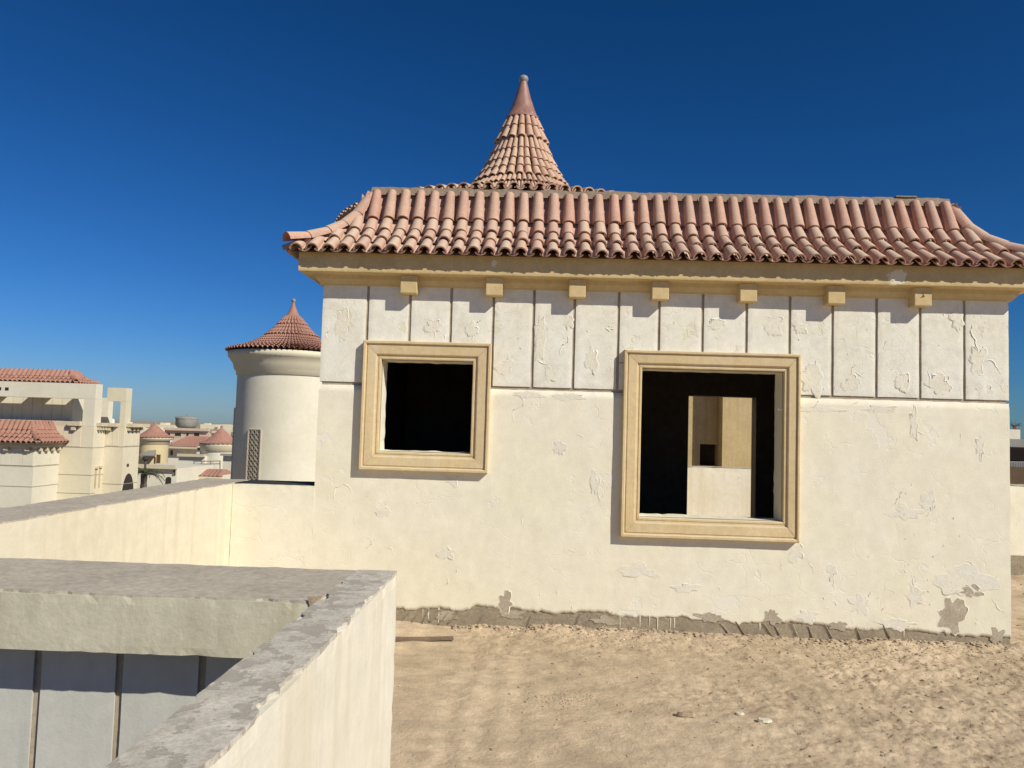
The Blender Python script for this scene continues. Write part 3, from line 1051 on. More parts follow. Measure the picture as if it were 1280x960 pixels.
for k_, (u, v, rx, rz) in enumerate(((1205, 725, 0.16, 0.09), (1145, 745, 0.06, 0.06), (1130, 640, 0.10, 0.05), (1160, 630, 0.05, 0.07), (1075, 755, 0.08, 0.06), (1040, 715, 0.04, 0.04), (745, 605, 0.04, 0.07),
                                     (995, 690, 0.05, 0.07), (1142, 530, 0.025, 0.10), (1020, 512, 0.16, 0.022), (1100, 512, 0.14, 0.02), (660, 494, 0.12, 0.018), (708, 496, 0.08, 0.016), (565, 600, 0.05, 0.04),
                                     (1225, 560, 0.03, 0.06), (860, 735, 0.10, 0.05), (800, 715, 0.12, 0.04), (700, 560, 0.03, 0.05), (480, 640, 0.06, 0.04), (560, 690, 0.05, 0.05), (1010, 770, 0.08, 0.04), (1120, 780, 0.10, 0.03))):
    x, z = pw(u, v)
    peel_spot(ub, rim_, x, z, rx * rng.uniform(0.8, 1.3), rz * rng.uniform(0.8, 1.3), k_ + 40.7, 0.0038, 0.6)
for k_, (u, v, rx, rz) in enumerate(((632, 752, 0.055, 0.085), (640, 768, 0.09, 0.04), (885, 772, 0.09, 0.035), (965, 772, 0.06, 0.05), (1048, 782, 0.06, 0.035), (1188, 770, 0.10, 0.14), (1215, 740, 0.09, 0.04), (760, 776, 0.10, 0.03), (1245, 795, 0.05, 0.06), (560, 768, 0.08, 0.03))):
    x, z = pw(u, v)
    peel_spot(ub3, MB() if z < 0.2 else rim_, x, z, rx, rz, k_ + 90.1, 0.004, 0.5)
ub.build('bare_undercoat', 'undercoat', house, 'stuff')
ub2.build('bare_undercoat', 'undercoat_panel', house, 'stuff')
ub3.build('bare_render', 'render_grey', house, 'stuff')
rim_.build('paint_rim', 'plaster', house, 'stuff')
rim2.build('paint_rim', 'panel', house, 'stuff')

# white drips and slanting mortar smears over the bare plinth
dr = MB()
for (u, n) in ((812, 1), (822, 1), (838, 1), (843, 1), (800, 1), (775, 1), (528, 1), (535, 1), (548, 1), (1130, 1), (950, 1)):
    x, _ = pw(u, 780)
    wd = rng.uniform(0.003, 0.008)
    z0 = rng.uniform(0.02, 0.10)
    zt_ = bottom_edge(x) + 0.01
    dr.add([(x - wd * 0.4, 0.002, z0), (x + wd * 0.4, 0.002, z0), (x + wd, 0.0, (z0 + zt_) / 2), (x + wd * 0.8, 0.001, zt_), (x - wd * 1.1, 0.001, zt_), (x - wd * 0.8, 0.0, (z0 + zt_) / 2)], [(0, 1, 2, 5), (5, 2, 3, 4)])
dr.build('paint_drips', 'chip', house, 'stuff')
sm_ = MB()
for u in (958, 972, 992, 1012, 1034, 1072, 1108, 505, 518, 530, 542, 553, 566, 598, 660, 690, 720, 905, 925):
    x, _ = pw(u, 795)
    sl = rng.uniform(0.03, 0.09) * (1 if u > 800 else -1)
    z0, z1 = rng.uniform(0.02, 0.05), rng.uniform(0.11, 0.16)
    wd = rng.uniform(0.010, 0.022)
    sm_.add([(x + sl * 0.5 - wd, 0.004, z0), (x + sl * 0.5 + wd, 0.004, z0), (x - sl * 0.5 + wd, 0.004, z1), (x - sl * 0.5 - wd, 0.004, z1),
             (x + sl * 0.5 + wd * 0.6, -0.009, z0), (x - sl * 0.5 + wd * 0.6, -0.004, z1)], [(0, 4, 5, 3), (4, 1, 2, 5), (3, 5, 2)])
sm_.build('mortar_smears', 'cement', house, 'stuff')


# mitred window surrounds
def window_frame(Wr, Or):
    prof = [(0.0, -0.0), (0.0, 0.056), (0.005, 0.061), (0.021, 0.061), (0.026, 0.056), (0.028, 0.043), (0.036, 0.042), (0.040, 0.048),
            (0.105, 0.044), (0.112, 0.040), (0.115, 0.028), (0.128, 0.026), (0.133, 0.031), (0.146, 0.030), (0.151, 0.024), (0.152, -0.012)]
    sill = MB()
    fr = None
    x0, x1, z0, z1 = Wr
    ox0, ox1, oz0, oz1 = Or
    LW, RW, BW, TW = ox0 - x0, x1 - ox1, oz0 - z0, z1 - oz1
    for side in range(4):
        mb = MB()
        vs = []
        for t_, h in prof:
            q = t_ / 0.152
            l_, r_, b_, p_ = x0 + LW * q, x1 - RW * q, z0 + BW * q, z1 - TW * q
            A, B = [((l_, b_), (r_, b_)), ((r_, b_), (r_, p_)), ((r_, p_), (l_, p_)), ((l_, p_), (l_, b_))][side]
            nseg = 10
            g_ = 0.0009
            for i in range(nseg + 1):
                k = i / nseg
                x = A[0] + (B[0] - A[0]) * k
                z = A[1] + (B[1] - A[1]) * k
                if i == 0 or i == nseg:
                    sg = 1 if i == 0 else -1
                    x += sg * g_ * (1 if B[0] > A[0] else -1 if B[0] < A[0] else 0)
                    z += sg * g_ * (1 if B[1] > A[1] else -1 if B[1] < A[1] else 0)
                wob = 0.0016 * noise.noise(Vector((x * 5, z * 5, side)))
                vs.append((x + wob, -h - 0.0006, z + wob))
        n = 11
        fs = []
        for q in range(len(prof) - 1):
            for i in range(10):
                fs.append((q * n + i, q * n + i + 1, (q + 1) * n + i + 1, (q + 1) * n + i))
        fs.append(tuple(q * n for q in range(len(prof))))
        fs.append(tuple(q * n + 10 for q in range(len(prof) - 1, -1, -1)))
        mb.add(vs, fs)
        if side == 0:
            fr = bpy.data.objects.new('window_frame', None)
            C.objects.link(fr)
            fr.parent = house
            ORG[fr] = ORG[house]
        mb.build('frame_rail', 'frame', fr)
    # rough reveal lining behind the moulding
    rv = MB()
    a, b, c, d = ox0, ox1, oz0, oz1
    def lin(p, q, nrm):
        n = 26
        vs = []
        for i in range(n + 1):
            k = i / n
            base = Vector(p) * (1 - k) + Vector(q) * k
            wv = abs(noise.noise(base * 9)) * 0.012
            vs += [base + Vector((0, 0.010, 0)) + Vector(nrm) * 0.003, base + Vector((0, 0.19 + 0.012 * noise.noise(base * 6), 0)) + Vector(nrm) * (0.004 + wv)]
        rv.add(vs, [(2 * i, 2 * i + 2, 2 * i + 3, 2 * i + 1) for i in range(n)])
    lin((a, 0, c), (a, 0, d), (1, 0, 0))
    lin((b, 0, c), (b, 0, d), (-1, 0, 0))
    lin((a, 0, c), (b, 0, c), (0, 0, 1))
    lin((a, 0, d), (b, 0, d), (0, 0, -1))
    rv.build('reveal', 'plaster', fr)


window_frame(W1, O1)
window_frame(W2, O2)

# cornice, brackets, roof
cor = ring(XL, XR, 0.0, YB, [(-0.05, 2.745), (0.018, 2.745), (0.022, 2.757), (0.050, 2.79), (0.058, 2.822), (0.150, 2.825), (0.162, 2.829), (0.164, 2.84), (0.164, 2.984), (0.10, 2.99)])
cor.build('cornice', 'cornice', house)
bk = None
for u in (511, 618, 722, 826, 936, 1046, 1154):
    x = at(u, 352, -0.11).x
    if bk is None:
        mb = MB().box(x - 0.067, x + 0.067, -0.112, 0.0, 2.676, 2.8235)
        bk = mb.build('bracket', 'cornice', house)
        bevel(bk, 0.006, 2)
        bx0 = x
    else:
        o = bk.copy()
        C.objects.link(o)
        o.parent = house
        o.location = (x - bx0, 0, 0.0)
        o.rotation_euler = (0, 0, 0)
mk_ = at(1154, 368, -0.1135)
MB().add([(mk_.x - 0.006, -0.1135, mk_.z + 0.02), (mk_.x + 0.012, -0.1135, mk_.z - 0.02), (mk_.x - 0.02, -0.1135, mk_.z - 0.028), (mk_.x - 0.002, -0.1135, mk_.z - 0.008)], [(0, 3, 2, 1)]).build('broken_spot', 'brown', house)
ER = (XL - 0.222, XR + 0.222, -0.222, YB + 0.222)
ZE, RS, RH = 2.968, 0.55, 0.640
roof = deck(ER, ZE, RS, RH).build('roof', 'mortar', house)
mansard(roof, ER, ZE, RS, RH, 0.1275, 4, 'tile', True, rng)
# rough mortar bed along the top edge of the slopes
mb = MB()
x0, x1, y0, y1 = ER[0] + RS, ER[1] - RS, ER[2] + RS, ER[3] - RS
n = 150
vs = []
for i in range(n + 1):
    x = x0 - 0.03 + (x1 - x0 + 0.06) * i / n
    hh = 0.068 + 0.013 * noise.noise(Vector((x * 5, 0, 0))) + 0.008 * noise.noise(Vector((x * 23, 0, 4)))
    z = ZE + RH
    vs += [(x, y0 - 0.045 + 0.014 * noise.noise(Vector((x * 9, 2, 0))), z - 0.01), (x, y0 - 0.005, z + hh), (x, y0 + 0.12, z + hh * 0.9), (x, y0 + 0.22, z)]
fs = []
for i in range(n):
    for q in range(3):
        fs.append((i * 4 + q, (i + 1) * 4 + q, (i + 1) * 4 + q + 1, i * 4 + q + 1))
mb.add(vs, fs)
mb.build('mortar_bed', 'mortar', roof)
bevel(MB().box(3.02, 3.2, y0 - 0.02, y0 + 0.1, ZE + RH + 0.068, ZE + RH + 0.082).build('tile_fragment', 'cement', roof), 0.005, 1)

# dark box fixed at the left corner of the house
p = at(389, 586, 0.5)
o = MB().prism([(XL - 0.085, p.z), (XL - 0.045, p.z - 0.07), (XL - 0.002, p.z - 0.045), (XL - 0.002, p.z + 0.075)], 0.45, 0.52).build('wall_bracket', 'brown')
tag(o, 'small dark brown bracket fixed to the left side of the cream house', 'bracket')

# ------------------------------------------------------------------ round tower behind the house
TC = at(654.5, 98, 6.0)
tx, ty, tz = TC.x, TC.y, TC.z
tower = thing('round_tower', 'round tower with a flared cone of pale clay tiles right behind the cream house', 'tower', (tx, ty, TZ))
KP = [(0.0, 0.0), (0.19, 0.65), (0.275, 0.89), (0.415, 1.27), (0.55, 1.58), (0.70, 1.84), (1.02, 2.15), (1.65, 2.45), (2.4, 2.62), (2.8, 2.715)]


def cone_r(d):
    for (r0, a), (r1, b) in zip(KP, KP[1:]):
        if d <= b:
            return r0 + (r1 - r0) * (d - a) / (b - a)
    return KP[-1][0]


MB().lathe((tx, ty, tz), [(2.1, TZ - tz), (2.1, -3.2)], 64).build('wall', 'far_cream', tower)
MB().lathe((tx, ty, tz), [(2.08, -3.40), (2.2, -3.30), (2.25, -3.03), (2.55, -2.87), (2.6, -2.78), (2.0, -2.75)], 64).build('cornice', 'cornice', tower)
croof = MB().lathe((tx, ty, tz), [(r - 0.02, -d - 0.03) for r, d in KP[1:]], 64).build('roof', 'mortar', tower)
depths = [0.66, 0.885, 1.10, 1.31, 1.50, 1.66, 1.82, 1.97]
ncol = [17, 17, 32, 32, 32, 32, 64]
cov_s, cov_n = tile_shape(8).mesh('cover_tile', 'tile_cone'), tile_shape(6)
pan_s = tile_shape(8, False).mesh('pan_tile', 'tile_cone')
jm = MB()


def cone_tile(a, d0, d1, wdt, sh, lift, ext=0.0):
    r0, r1 = cone_r(d1), cone_r(d0)
    r0 += 0.022
    pa = Vector((tx + r0 * sin(a), ty - r0 * cos(a), tz - d1))
    pb_ = Vector((tx + r1 * sin(a), ty - r1 * cos(a), tz - d0))
    X = Vector((cos(a), sin(a), 0))
    d = pb_ - pa
    return frame3(pa - d.normalized() * ext, X, d, wdt, d.length + ext + 0.03, lift)


for i in range(len(ncol)):
    nc = ncol[i]
    for c in range(nc):
        a = 2 * pi * (c + 0.5 * (i % 2 if i > 6 else 0)) / nc
        wd = 2 * pi * cone_r(depths[i + 1]) / nc * 0.97
        mt = cone_tile(a + rng.uniform(-0.01, 0.01), depths[i], depths[i + 1], wd, None, 0.012 + rng.uniform(0, 0.006), 0.015)
        front = cos(a) > -0.25
        if front and i < 6:
            add_tile(cov_s, 'cover_tile', croof, mt)
        else:
            join_tile(jm, cov_n, mt)
nc = 112
for ds in ((1.97, 2.15), (2.15, 2.31), (2.31, 2.45), (2.45, 2.59), (2.59, 2.72)):
    for c in range(nc):
        a = 2 * pi * c / nc
        wd = 2 * pi * cone_r(ds[1]) / nc * 0.92
        last = ds[1] > 2.67
        mt = cone_tile(a, ds[0], ds[1], wd, None, 0.035 if last else 0.012, 0.02)
        a2 = a + pi / nc
        if last and cos(a) > 0.86:
            add_tile(cov_s, 'cover_tile', croof, mt)
            add_tile(pan_s, 'pan_tile', croof, cone_tile(a2, ds[0], ds[1], wd, None, 0.06, 0.05))
        else:
            join_tile(jm, cov_n, mt)
            if last:
                join_tile(jm, tile_shape(6, False), cone_tile(a2, ds[0], ds[1], wd, None, 0.06, 0.05))
jm.build('rear_tiles', 'tile_cone', croof, 'stuff')
MB().lathe((tx, ty, tz), [(0.275, -0.70), (0.262, -0.655), (0.245, -0.65), (0.185, -0.5), (0.125, -0.32), (0.082, -0.16), (0.058, -0.075), (0.055, -0.055)], 32).build('roof_cap', 'cap_clay', tower)
MB().lathe((tx, ty, tz), [(0.05, -0.07), (0.072, -0.045), (0.080, -0.01), (0.068, 0.025), (0.035, 0.045), (0.0, 0.05)], 20).build('finial', 'metal', tower)

# ------------------------------------------------------------------ parapets
ZP = 1.10
par = thing('near_parapet', 'low cement topped parapet in the foreground turning a corner towards the camera', 'parapet', (-0.6, -4, 0))
worn_box(-3.2, -0.585, -4.12, -3.634, 0.935, ZP - 0.006, 0.022, 0.0018, 0.0045, 11).build('beam', 'beam', par)
bevel(MB().box(-0.64, -0.565, -4.112, -3.645, 1.0, ZP - 0.0072).build('mortar_joint', 'cement', par), 0.004, 1)
cap_sheet(-3.2, -0.597, -4.118, -3.632, ZP + 0.001, 0.012, 12, 0.022).build('cement_top', 'cap', par)
worn_box(-0.6, -0.455, -6.9, -3.63, -0.05, ZP - 0.004, 0.035, 0.002, 0.009, 13).build('return_wall', 'parapet_white', par)
cap_sheet(-0.599, -0.457, -6.9, -3.634, ZP + 0.004, 0.012, 14, 0.03, 0.011).build('return_top', 'cap_old', par)
# grooved wall below the beam
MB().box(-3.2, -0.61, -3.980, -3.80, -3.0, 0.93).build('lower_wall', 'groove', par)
gx = -1.471 + 0.25 * 4
k = 0
while gx > -3.0:
    a, b = gx - 0.25 + 0.011, gx - 0.011
    b = min(b, -0.615)
    if b - a > 0.04:
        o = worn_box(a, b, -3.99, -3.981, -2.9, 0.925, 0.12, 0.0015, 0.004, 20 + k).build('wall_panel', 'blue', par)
    gx -= 0.25
    k += 1

q_ = [at(u, v, -4.1225) for u, v in ((384, 745.5), (404, 744.5), (396, 754), (388, 761))]
mb = MB().add([tuple(p_) for p_ in q_], [(0, 3, 2, 1)])
mb.build('bare_patch', 'clod', par)

fp = thing('far_parapet', 'long streaked cream parapet left of the house, joined to its front wall', 'parapet', (-2.45, -1.5, 0))
worn_box(-2.836, -2.447, -3.625, 0.40, -0.05, ZP - 0.006, 0.05, 0.002, 0.007, 31).build('wall', 'parapet', fp)
cap_sheet(-2.834, -2.449, -3.624, 0.398, ZP + 0.001, 0.012, 32, 0.03).build('cement_top', 'cap', fp)
worn_box(-2.446, XL + 0.001, -0.0015, 0.40, -0.05, ZP - 0.004, 0.06, 0.003, 0.006, 33).build('end_wall', 'plaster', fp)
worn_box(-2.442, XL - 0.004, 0.03, 0.40, ZP - 0.0035, ZP + 0.002, 0.06, 0.001, 0.003, 34).build('dark_top', 'black', fp)  # thin near-black sheet on top of the end wall


rp = thing('parapet_wall', 'short cream parapet with stained foot beyond the right corner of the house', 'parapet', (7, 3.7, 0))
worn_box(4.9, 12.5, 3.6, 3.85, -0.05, ZP - 0.012, 0.10, 0.004, 0.010, 41).build('wall', 'plaster', rp)
worn_box(4.9, 12.5, 3.597, 3.853, ZP - 0.0115, ZP + 0.005, 0.08, 0.002, 0.008, 42).build('cement_top', 'cap', rp)
worn_box(4.9, 12.5, 3.585, 3.599, -0.05, 0.24, 0.05, 0.003, 0.02, 43).build('cement_foot', 'cement', rp)
pp = at(900, 584, 6.5)
bp_ = thing('parapet_wall', 'sunlit cream parapet seen through the larger window and the rear doorway', 'parapet', (3.1, 6.6, 0))
worn_box(1.6, 4.7, 6.5, 6.72, -0.05, pp.z - 0.01, 0.10, 0.004, 0.010, 51).build('wall', 'parapet_white', bp_)
worn_box(1.6, 4.7, 6.497, 6.723, pp.z - 0.0095, pp.z + 0.004, 0.08, 0.002, 0.008, 52).build('cement_top', 'cap', bp_)

# wing behind the doorway: right part forward, left part set back with a small dark window
yw = 10.0
wg = thing('tan_wing', 'tan plastered wing with a small dark window beyond the rear doorway', 'building', (5, 11, TZ))
xc = at(903, 540, yw).x
MB().box(xc, xc + 5, yw, yw + 4, TZ, 4.2).build('front_bay', 'tan', wg)
yr = yw + 0.42
a_, b_ = at(875, 555, yr), at(897.5, 582.5, yr)
wall_grid([xc - 3.2, a_.x, b_.x, xc - 0.003], [TZ, b_.z, a_.z, 4.1], [(a_.x, b_.x, b_.z, a_.z)], yr, yr + 0.25).build('recessed_wall', 'tan', wg)
MB().box(a_.x - 0.05, b_.x + 0.05, yr + 0.255, yr + 0.27, b_.z - 0.25, a_.z + 0.05).build('window', 'dark', wg)

# board lying on the sand
mb = worn_box(-1.05, -0.565, -0.405, -0.345, 0.012, 0.030, 0.05, 0.003, 0.006, 61)
o = mb.build('wooden_board', 'wood')
o.rotation_euler = (0, 0, 0)
tag(o, 'weathered brown board lying flat on the sand by the house', 'board')
for v in o.data.vertices:
    x_, y_ = v.co.x + 0.8, v.co.y + 0.38
    v.co.x, v.co.y = -0.8 + x_ * 0.985 - y_ * 0.17, -0.38 + x_ * 0.17 + y_ * 0.985
    v.co.z += sand_height(-0.62, -0.36) - 0.005

# ------------------------------------------------------------------ villa on the left
def side_brackets(mb, x, y0, y1, z, step=0.42, w_=0.10):
    y = y0
    while y < y1:
        mb.box(x, x + 0.11, y, y + w_, z, z + 0.13)
        y += step


vil = thing('villa', 'cream villa at the far left with pergola frames and red tiled roofs', 'house', (-16, 20, TZ))
k = 0.1719


def nv(x, v, y):
    return at(x * k, 440 + v * k, y)


V0X, V1X, V2X = -15.59, -14.49, -13.84
Y0, Y1, Y2, Y3 = 17.7, 19.0, 19.7, 20.75
zw = 0.56
b0 = MB().box(-24, V0X, Y0, Y1 + 3, TZ, zw).build('bay_wall', 'far_white', vil)
b1 = MB().box(-24, V1X, Y1, 20.72, TZ, 1.30)
b1.build('front_wall', 'far_cream', vil)
MB().box(V1X + 0.003, V2X, Y2, Y3, TZ, 1.30).build('wing_wall', 'far_cream', vil)
MB().box(-15.5, V2X - 0.30, Y3 + 0.003, 21.35, TZ, 1.30).build('rear_wall', 'far_cream', vil)
# grooves: the shadow of sunk joints is drawn by thin proud bands of darker colour
for (xa, xb, ya, zs) in ((-24, V0X, Y0, (0.012, -0.62, -1.3)), (V0X, V1X, Y1, (0.60, -0.30, -0.9)), (V1X, V2X, Y2, (0.635, -0.62, -1.0))):
    for z in zs:
        MB().box(xa, xb + 0.008, ya - 0.008, ya + 0.3, z - 0.009, z + 0.009).build('course_line', 'groove', vil)
for (x_, ya, yb, zs) in ((V0X, Y0, Y1, (0.012, -0.62)), (V1X, Y1, Y2, (0.60, -0.30)), (V2X, Y2, Y3, (0.635, -0.62))):
    for z in zs:
        MB().box(x_ - 0.3, x_ + 0.0085, ya - 0.0085, yb, z - 0.0095, z + 0.0095).build('course_line', 'groove', vil)
# panels above the top course
for i in range(8):
    x = V0X - 0.02 - i * 0.345
    MB().box(x - 0.33, x, Y0 - 0.012, Y0 + 0.01, 0.035, zw - 0.01).build('wall_panel', 'far_white', vil)
for i in range(3):
    x = V1X - 0.42 - i * 0.3
    MB().box(x - 0.285, x, Y1 - 0.012, Y1 + 0.01, 0.62, 1.19).build('wall_panel', 'far_cream', vil)
    y = Y0 + 0.05 + i * 0.4
    MB().box(V0X - 0.01, V0X + 0.012, y, y + 0.38, 0.035, zw - 0.01).build('wall_panel', 'far_white', vil)
for i in range(2):
    MB().box(V1X + 0.05 + i * 0.22, V1X + 0.25 + i * 0.22, Y2 - 0.012, Y2 + 0.01, 0.66, 1.19).build('wall_panel', 'far_cream', vil)
    MB().box(V2X - 0.01, V2X + 0.012, Y2 + 0.03 + i * 0.5, Y2 + 0.5 + i * 0.5, 0.66, 1.19).build('wall_panel', 'far_cream', vil)
# pergola: front frame, second frame, joists back to the roof room
pg = MB().box(-24, -14.50, Y1 - 0.003, Y1 + 0.40, 2.20, 2.70)
pgo = pg.build('pergola_beam', 'far_white', vil)
MB().box(-14.87, -14.50, Y1 - 0.003, Y1 + 0.40, 1.304, 2.197).build('pillar', 'far_white', vil)
MB().box(-14.497, V2X - 0.003, Y2 - 0.003, Y2 + 0.37, 2.16, 2.62).build('pergola_beam', 'far_cream', vil)
MB().box(-14.02, V2X - 0.003, Y2 - 0.003, Y2 + 0.37, 1.304, 2.157).build('pillar', 'far_cream', vil)
MB().box(-15.42, -15.1, 20.9, 21.2, 1.304, 2.3).build('pillar', 'far_white', vil)
for x in (-18.55, -17.0, -15.45):
    MB().box(x, x + 0.42, Y1 + 0.403, 19.995, 2.22, 2.60).build('pergola_joist', 'far_white', vil)
for x in (-17.8, -17.55):
    MB().box(x, x + 0.12, Y1 - 0.012, Y1 + 0.01, 2.40, 2.50).build('beam_outlet', 'dark', vil)
# roof room behind the pergola with its own tiled roof
MB().box(-24, -15.85, 20.0, 20.9, 1.304, 2.72).build('room_wall', 'far_white', vil)
for i in range(12):
    x = -15.87 - i * 0.345
    MB().box(x - 0.33, x, 19.985, 20.02, 1.31, 2.70).build('wall_panel', 'far_white', vil)
rr = deck((-24.4, -15.62, 19.72, 21.05), 2.72, 0.5, 0.46).build('roof', 'mortar', vil)
mansard(rr, (-24.4, -15.62, 19.72, 21.05), 2.72, 0.5, 0.46, 0.165, 3, 'tile_far', False, rng, ('front', 'right'), True)
# bay roof
br = (-24.4, V0X + 0.27, Y0 - 0.27, Y1 + 2.6)
rf = deck(br, 0.74, 0.62, 0.68).build('roof', 'mortar', vil)
mansard(rf, br, 0.74, 0.62, 0.68, 0.165, 4, 'tile_far', False, rng, ('front', 'right'), True)
ring(-24, V0X, Y0, Y1 + 3, [(0.002, zw - 0.03), (0.05, zw + 0.04), (0.16, zw + 0.07), (0.17, 0.75), (0.10, 0.76)]).build('cornice', 'far_cornice', vil)
for i in range(5):
    x = nv(42, 700, Y0 - 0.1).x + 0.68 - 0.68 * i
    if x < V0X - 0.05:
        MB().box(x - 0.07, x + 0.07, Y0 - 0.12, Y0, zw - 0.07, zw + 0.06).build('bracket', 'far_cornice', vil)
y = Y0 + 0.12
for _ in range(4):
    MB().box(V0X, V0X + 0.12, y, y + 0.12, zw - 0.07, zw + 0.06).build('bracket', 'far_cornice', vil)
    y += 0.32
# terrace cornices of the front wall and the wing
MB().box(V0X + 0.3, -14.88, Y1 - 0.16, Y1, 1.305, 1.44).build('cornice', 'far_cornice', vil)
MB().box(-24, -14.88, Y1 - 0.002, Y1 + 0.2, 1.303, 1.445).build('terrace_kerb', 'far_cornice', vil)
MB().box(-15.19, -15.05, Y1 - 0.12, Y1 - 0.001, 1.16, 1.303).build('bracket', 'far_cornice', vil)
MB().box(V1X, V1X + 0.16, Y1 + 0.15, Y2 - 0.17, 1.305, 1.42).build('cornice', 'far_cornice', vil)
MB().box(V1X + 0.005, V2X - 0.2, Y2 - 0.16, Y2 - 0.003, 1.303, 1.42).build('cornice', 'far_cornice', vil)
MB().box(V2X, V2X + 0.22, Y2 + 0.10, Y3 + 0.25, 1.303, 1.42).build('cornice', 'far_cornice', vil)
MB().box(-14.39, -14.26, Y2 - 0.12, Y2 - 0.002, 1.17, 1.302).build('bracket', 'far_cornice', vil)
for y in (Y1 + 0.18, Y1 + 0.33, Y1 + 0.48):
    MB().box(V1X + 0.001, V1X + 0.12, y, y + 0.07, 1.18, 1.304).build('bracket', 'far_cornice', vil)
for i in range(4):
    y = Y2 + 0.14 + i * 0.26
    MB().box(V2X + 0.001, V2X + 0.12, y, y + 0.10, 1.18, 1.302).build('bracket', 'far_cornice', vil)
# narrow openings on the reveals and the pointed arch
for (x_, y, z0, z1) in ((V1X, Y1 + 0.22, -0.75, -0.10), (V1X, Y1 + 0.46, -0.75, -0.08)):
    MB().box(x_ - 0.1, x_ + 0.006, y, y + 0.09, z0, z1).build('window', 'tan', vil)
    MB().box(x_ - 0.1, x_ + 0.06, y - 0.03, y + 0.12, z1 + 0.003, z1 + 0.07).build('window_hood', 'far_cornice', vil)
MB().box(V2X - 0.1, V2X + 0.012, Y2 + 0.28, Y2 + 0.42, -0.05, 0.05).build('wall_outlet', 'brown', vil)
mb = MB()
arch = []
for i in range(9):
    a = i / 8
    arch.append((Y2 + 0.03 + 0.42 * (a ** 1.6), -1.6 + (1.6 - 0.28) * sin(a * pi / 2) ** 0.6 if i else -3.0))
for i in range(8, -1, -1):
    a = i / 8
    arch.append((Y2 + 0.87 - 0.42 * (a ** 1.6), -1.6 + (1.6 - 0.285) * sin(a * pi / 2) ** 0.6 if i else -3.0))
vs = [(V2X - 0.2, p[0], p[1]) for p in arch] + [(V2X + 0.006, p[0], p[1]) for p in arch]
n = len(arch)
mb.add(vs, [tuple(range(n, 2 * n))] + [(i, (i + 1) % n, n + (i + 1) % n, n + i) for i in range(n)])
mb.build('arched_opening', 'dark', vil)
# water tanks on the villa roof behind the frame
for i, (u, lab) in enumerate(((128.5, 'leftmost'), (133.5, 'middle'), (140.5, 'rightmost and tallest'))):
    p0, p1 = at(u - 2.2, 533, 24.3), at(u + 2.2, 533, 24.3)
    zt = at(u, (526, 526.5, 523.5)[i], 24.3).z
    mb = MB().lathe(((p0.x + p1.x) / 2, 24.3, 1.305), [(0, 0), ((p1.x - p0.x) / 2, 0), ((p1.x - p0.x) / 2, zt - 1.36), ((p1.x - p0.x) / 4, zt - 1.32), ((p1.x - p0.x) / 4, zt - 1.30), (0, zt - 1.30)], 14, False)
    tag(mb.build('water_tank', 'white'), lab + ' of the three white tanks behind the open frame of the left villa', 'tank', 'white tanks on the villa roof')
MB().box(-18.5, -15.85, 24.01, 24.6, TZ, 1.30).build('tank_terrace', 'far_cream', vil)

# ------------------------------------------------------------------ big round tower of the next villa
P0 = at(367, 378, 28)
px_, py_, ZA = P0.x, P0.y, P0.z
tw = thing('round_tower', 'white round tower with a red conical tiled roof left of the cream house', 'tower', (px_, py_, TZ))
rc = 2.22
MB().lathe((px_, py_, 0), [(rc, TZ), (rc, 3.62)], 72).build('wall', 'far_white', tw)
MB().lathe((px_, py_, 0), [(rc, 3.60), (rc + 0.05, 3.62), (rc + 0.07, 3.80), (rc + 0.14, 3.86), (rc + 0.2, 4.1), (rc + 0.36, 4.35), (rc + 0.42, 4.4), (rc + 0.44, 4.62), (rc, 4.66)], 72).build('cornice', 'far_cream', tw)
QP = [(0.02, 0.0), (0.10, 0.30), (0.34, 0.70), (0.62, 1.05), (0.95, 1.42), (1.36, 1.74), (1.90, 2.04), (2.36, 2.20), (2.72, 2.30)]


def qr(d):
    for (r0, a), (r1, b) in zip(QP, QP[1:]):
        if d <= b:
            return r0 + (r1 - r0) * (d - a) / (b - a)
    return QP[-1][0]


ro = MB().lathe((px_, py_, ZA), [(r, -d) for r, d in QP[2:]] , 72).build('roof', 'tile_far', tw)
jm = MB()
lv = [0.66, 0.85, 1.04, 1.22, 1.40, 1.56, 1.71, 1.85, 1.97, 2.08, 2.17, 2.25, 2.33]
s4 = tile_shape(4, rim=False)
for i in range(len(lv) - 1):
    nc = 24 if lv[i] < 1.0 else 40 if lv[i] < 1.5 else 80
    for c in range(nc):
        a = 2 * pi * c / nc
        if cos(a) < -0.3:
            continue
        r0, r1 = qr(lv[i + 1]), qr(lv[i])
        pa = Vector((px_ + r0 * sin(a), py_ - r0 * cos(a), ZA - lv[i + 1]))
        pb_ = Vector((px_ + r1 * sin(a), py_ - r1 * cos(a), ZA - lv[i]))
        d = pb_ - pa
        join_tile(jm, s4, frame3(pa - d.normalized() * 0.03, Vector((cos(a), sin(a), 0)), d - Vector((0, 0, 0.03)), 2 * pi * r0 / nc * 0.93, d.length + 0.05, 0.03))
jm.build('roof_tiles', 'tile_far', ro, 'stuff')
MB().lathe((px_, py_, ZA), [(0.40, -0.72), (0.36, -0.69), (0.2, -0.45), (0.1, -0.2), (0.05, 0.0)], 24).build('roof_cap', 'tile_far', tw)
MB().lathe((px_, py_, ZA), [(0.045, -0.03), (0.10, 0.06), (0.10, 0.12), (0.0, 0.18)], 12).build('finial', 'metal', tw)
# pierced lattice panel standing on the curved wall
la0 = math.asin(max(-1, (at(311, 560, py_ - 1.9).x - px_) / (rc + 0.02)))
la1 = math.asin((at(326.5, 560, py_ - 2.1).x - px_) / (rc + 0.02))
zl0, zl1 = at(318, 610, py_ - 2.1).z, at(318, 537, py_ - 2.1).z


def onc(a, z, r):
    return Vector((px_ + r * sin(a), py_ - r * cos(a), z))


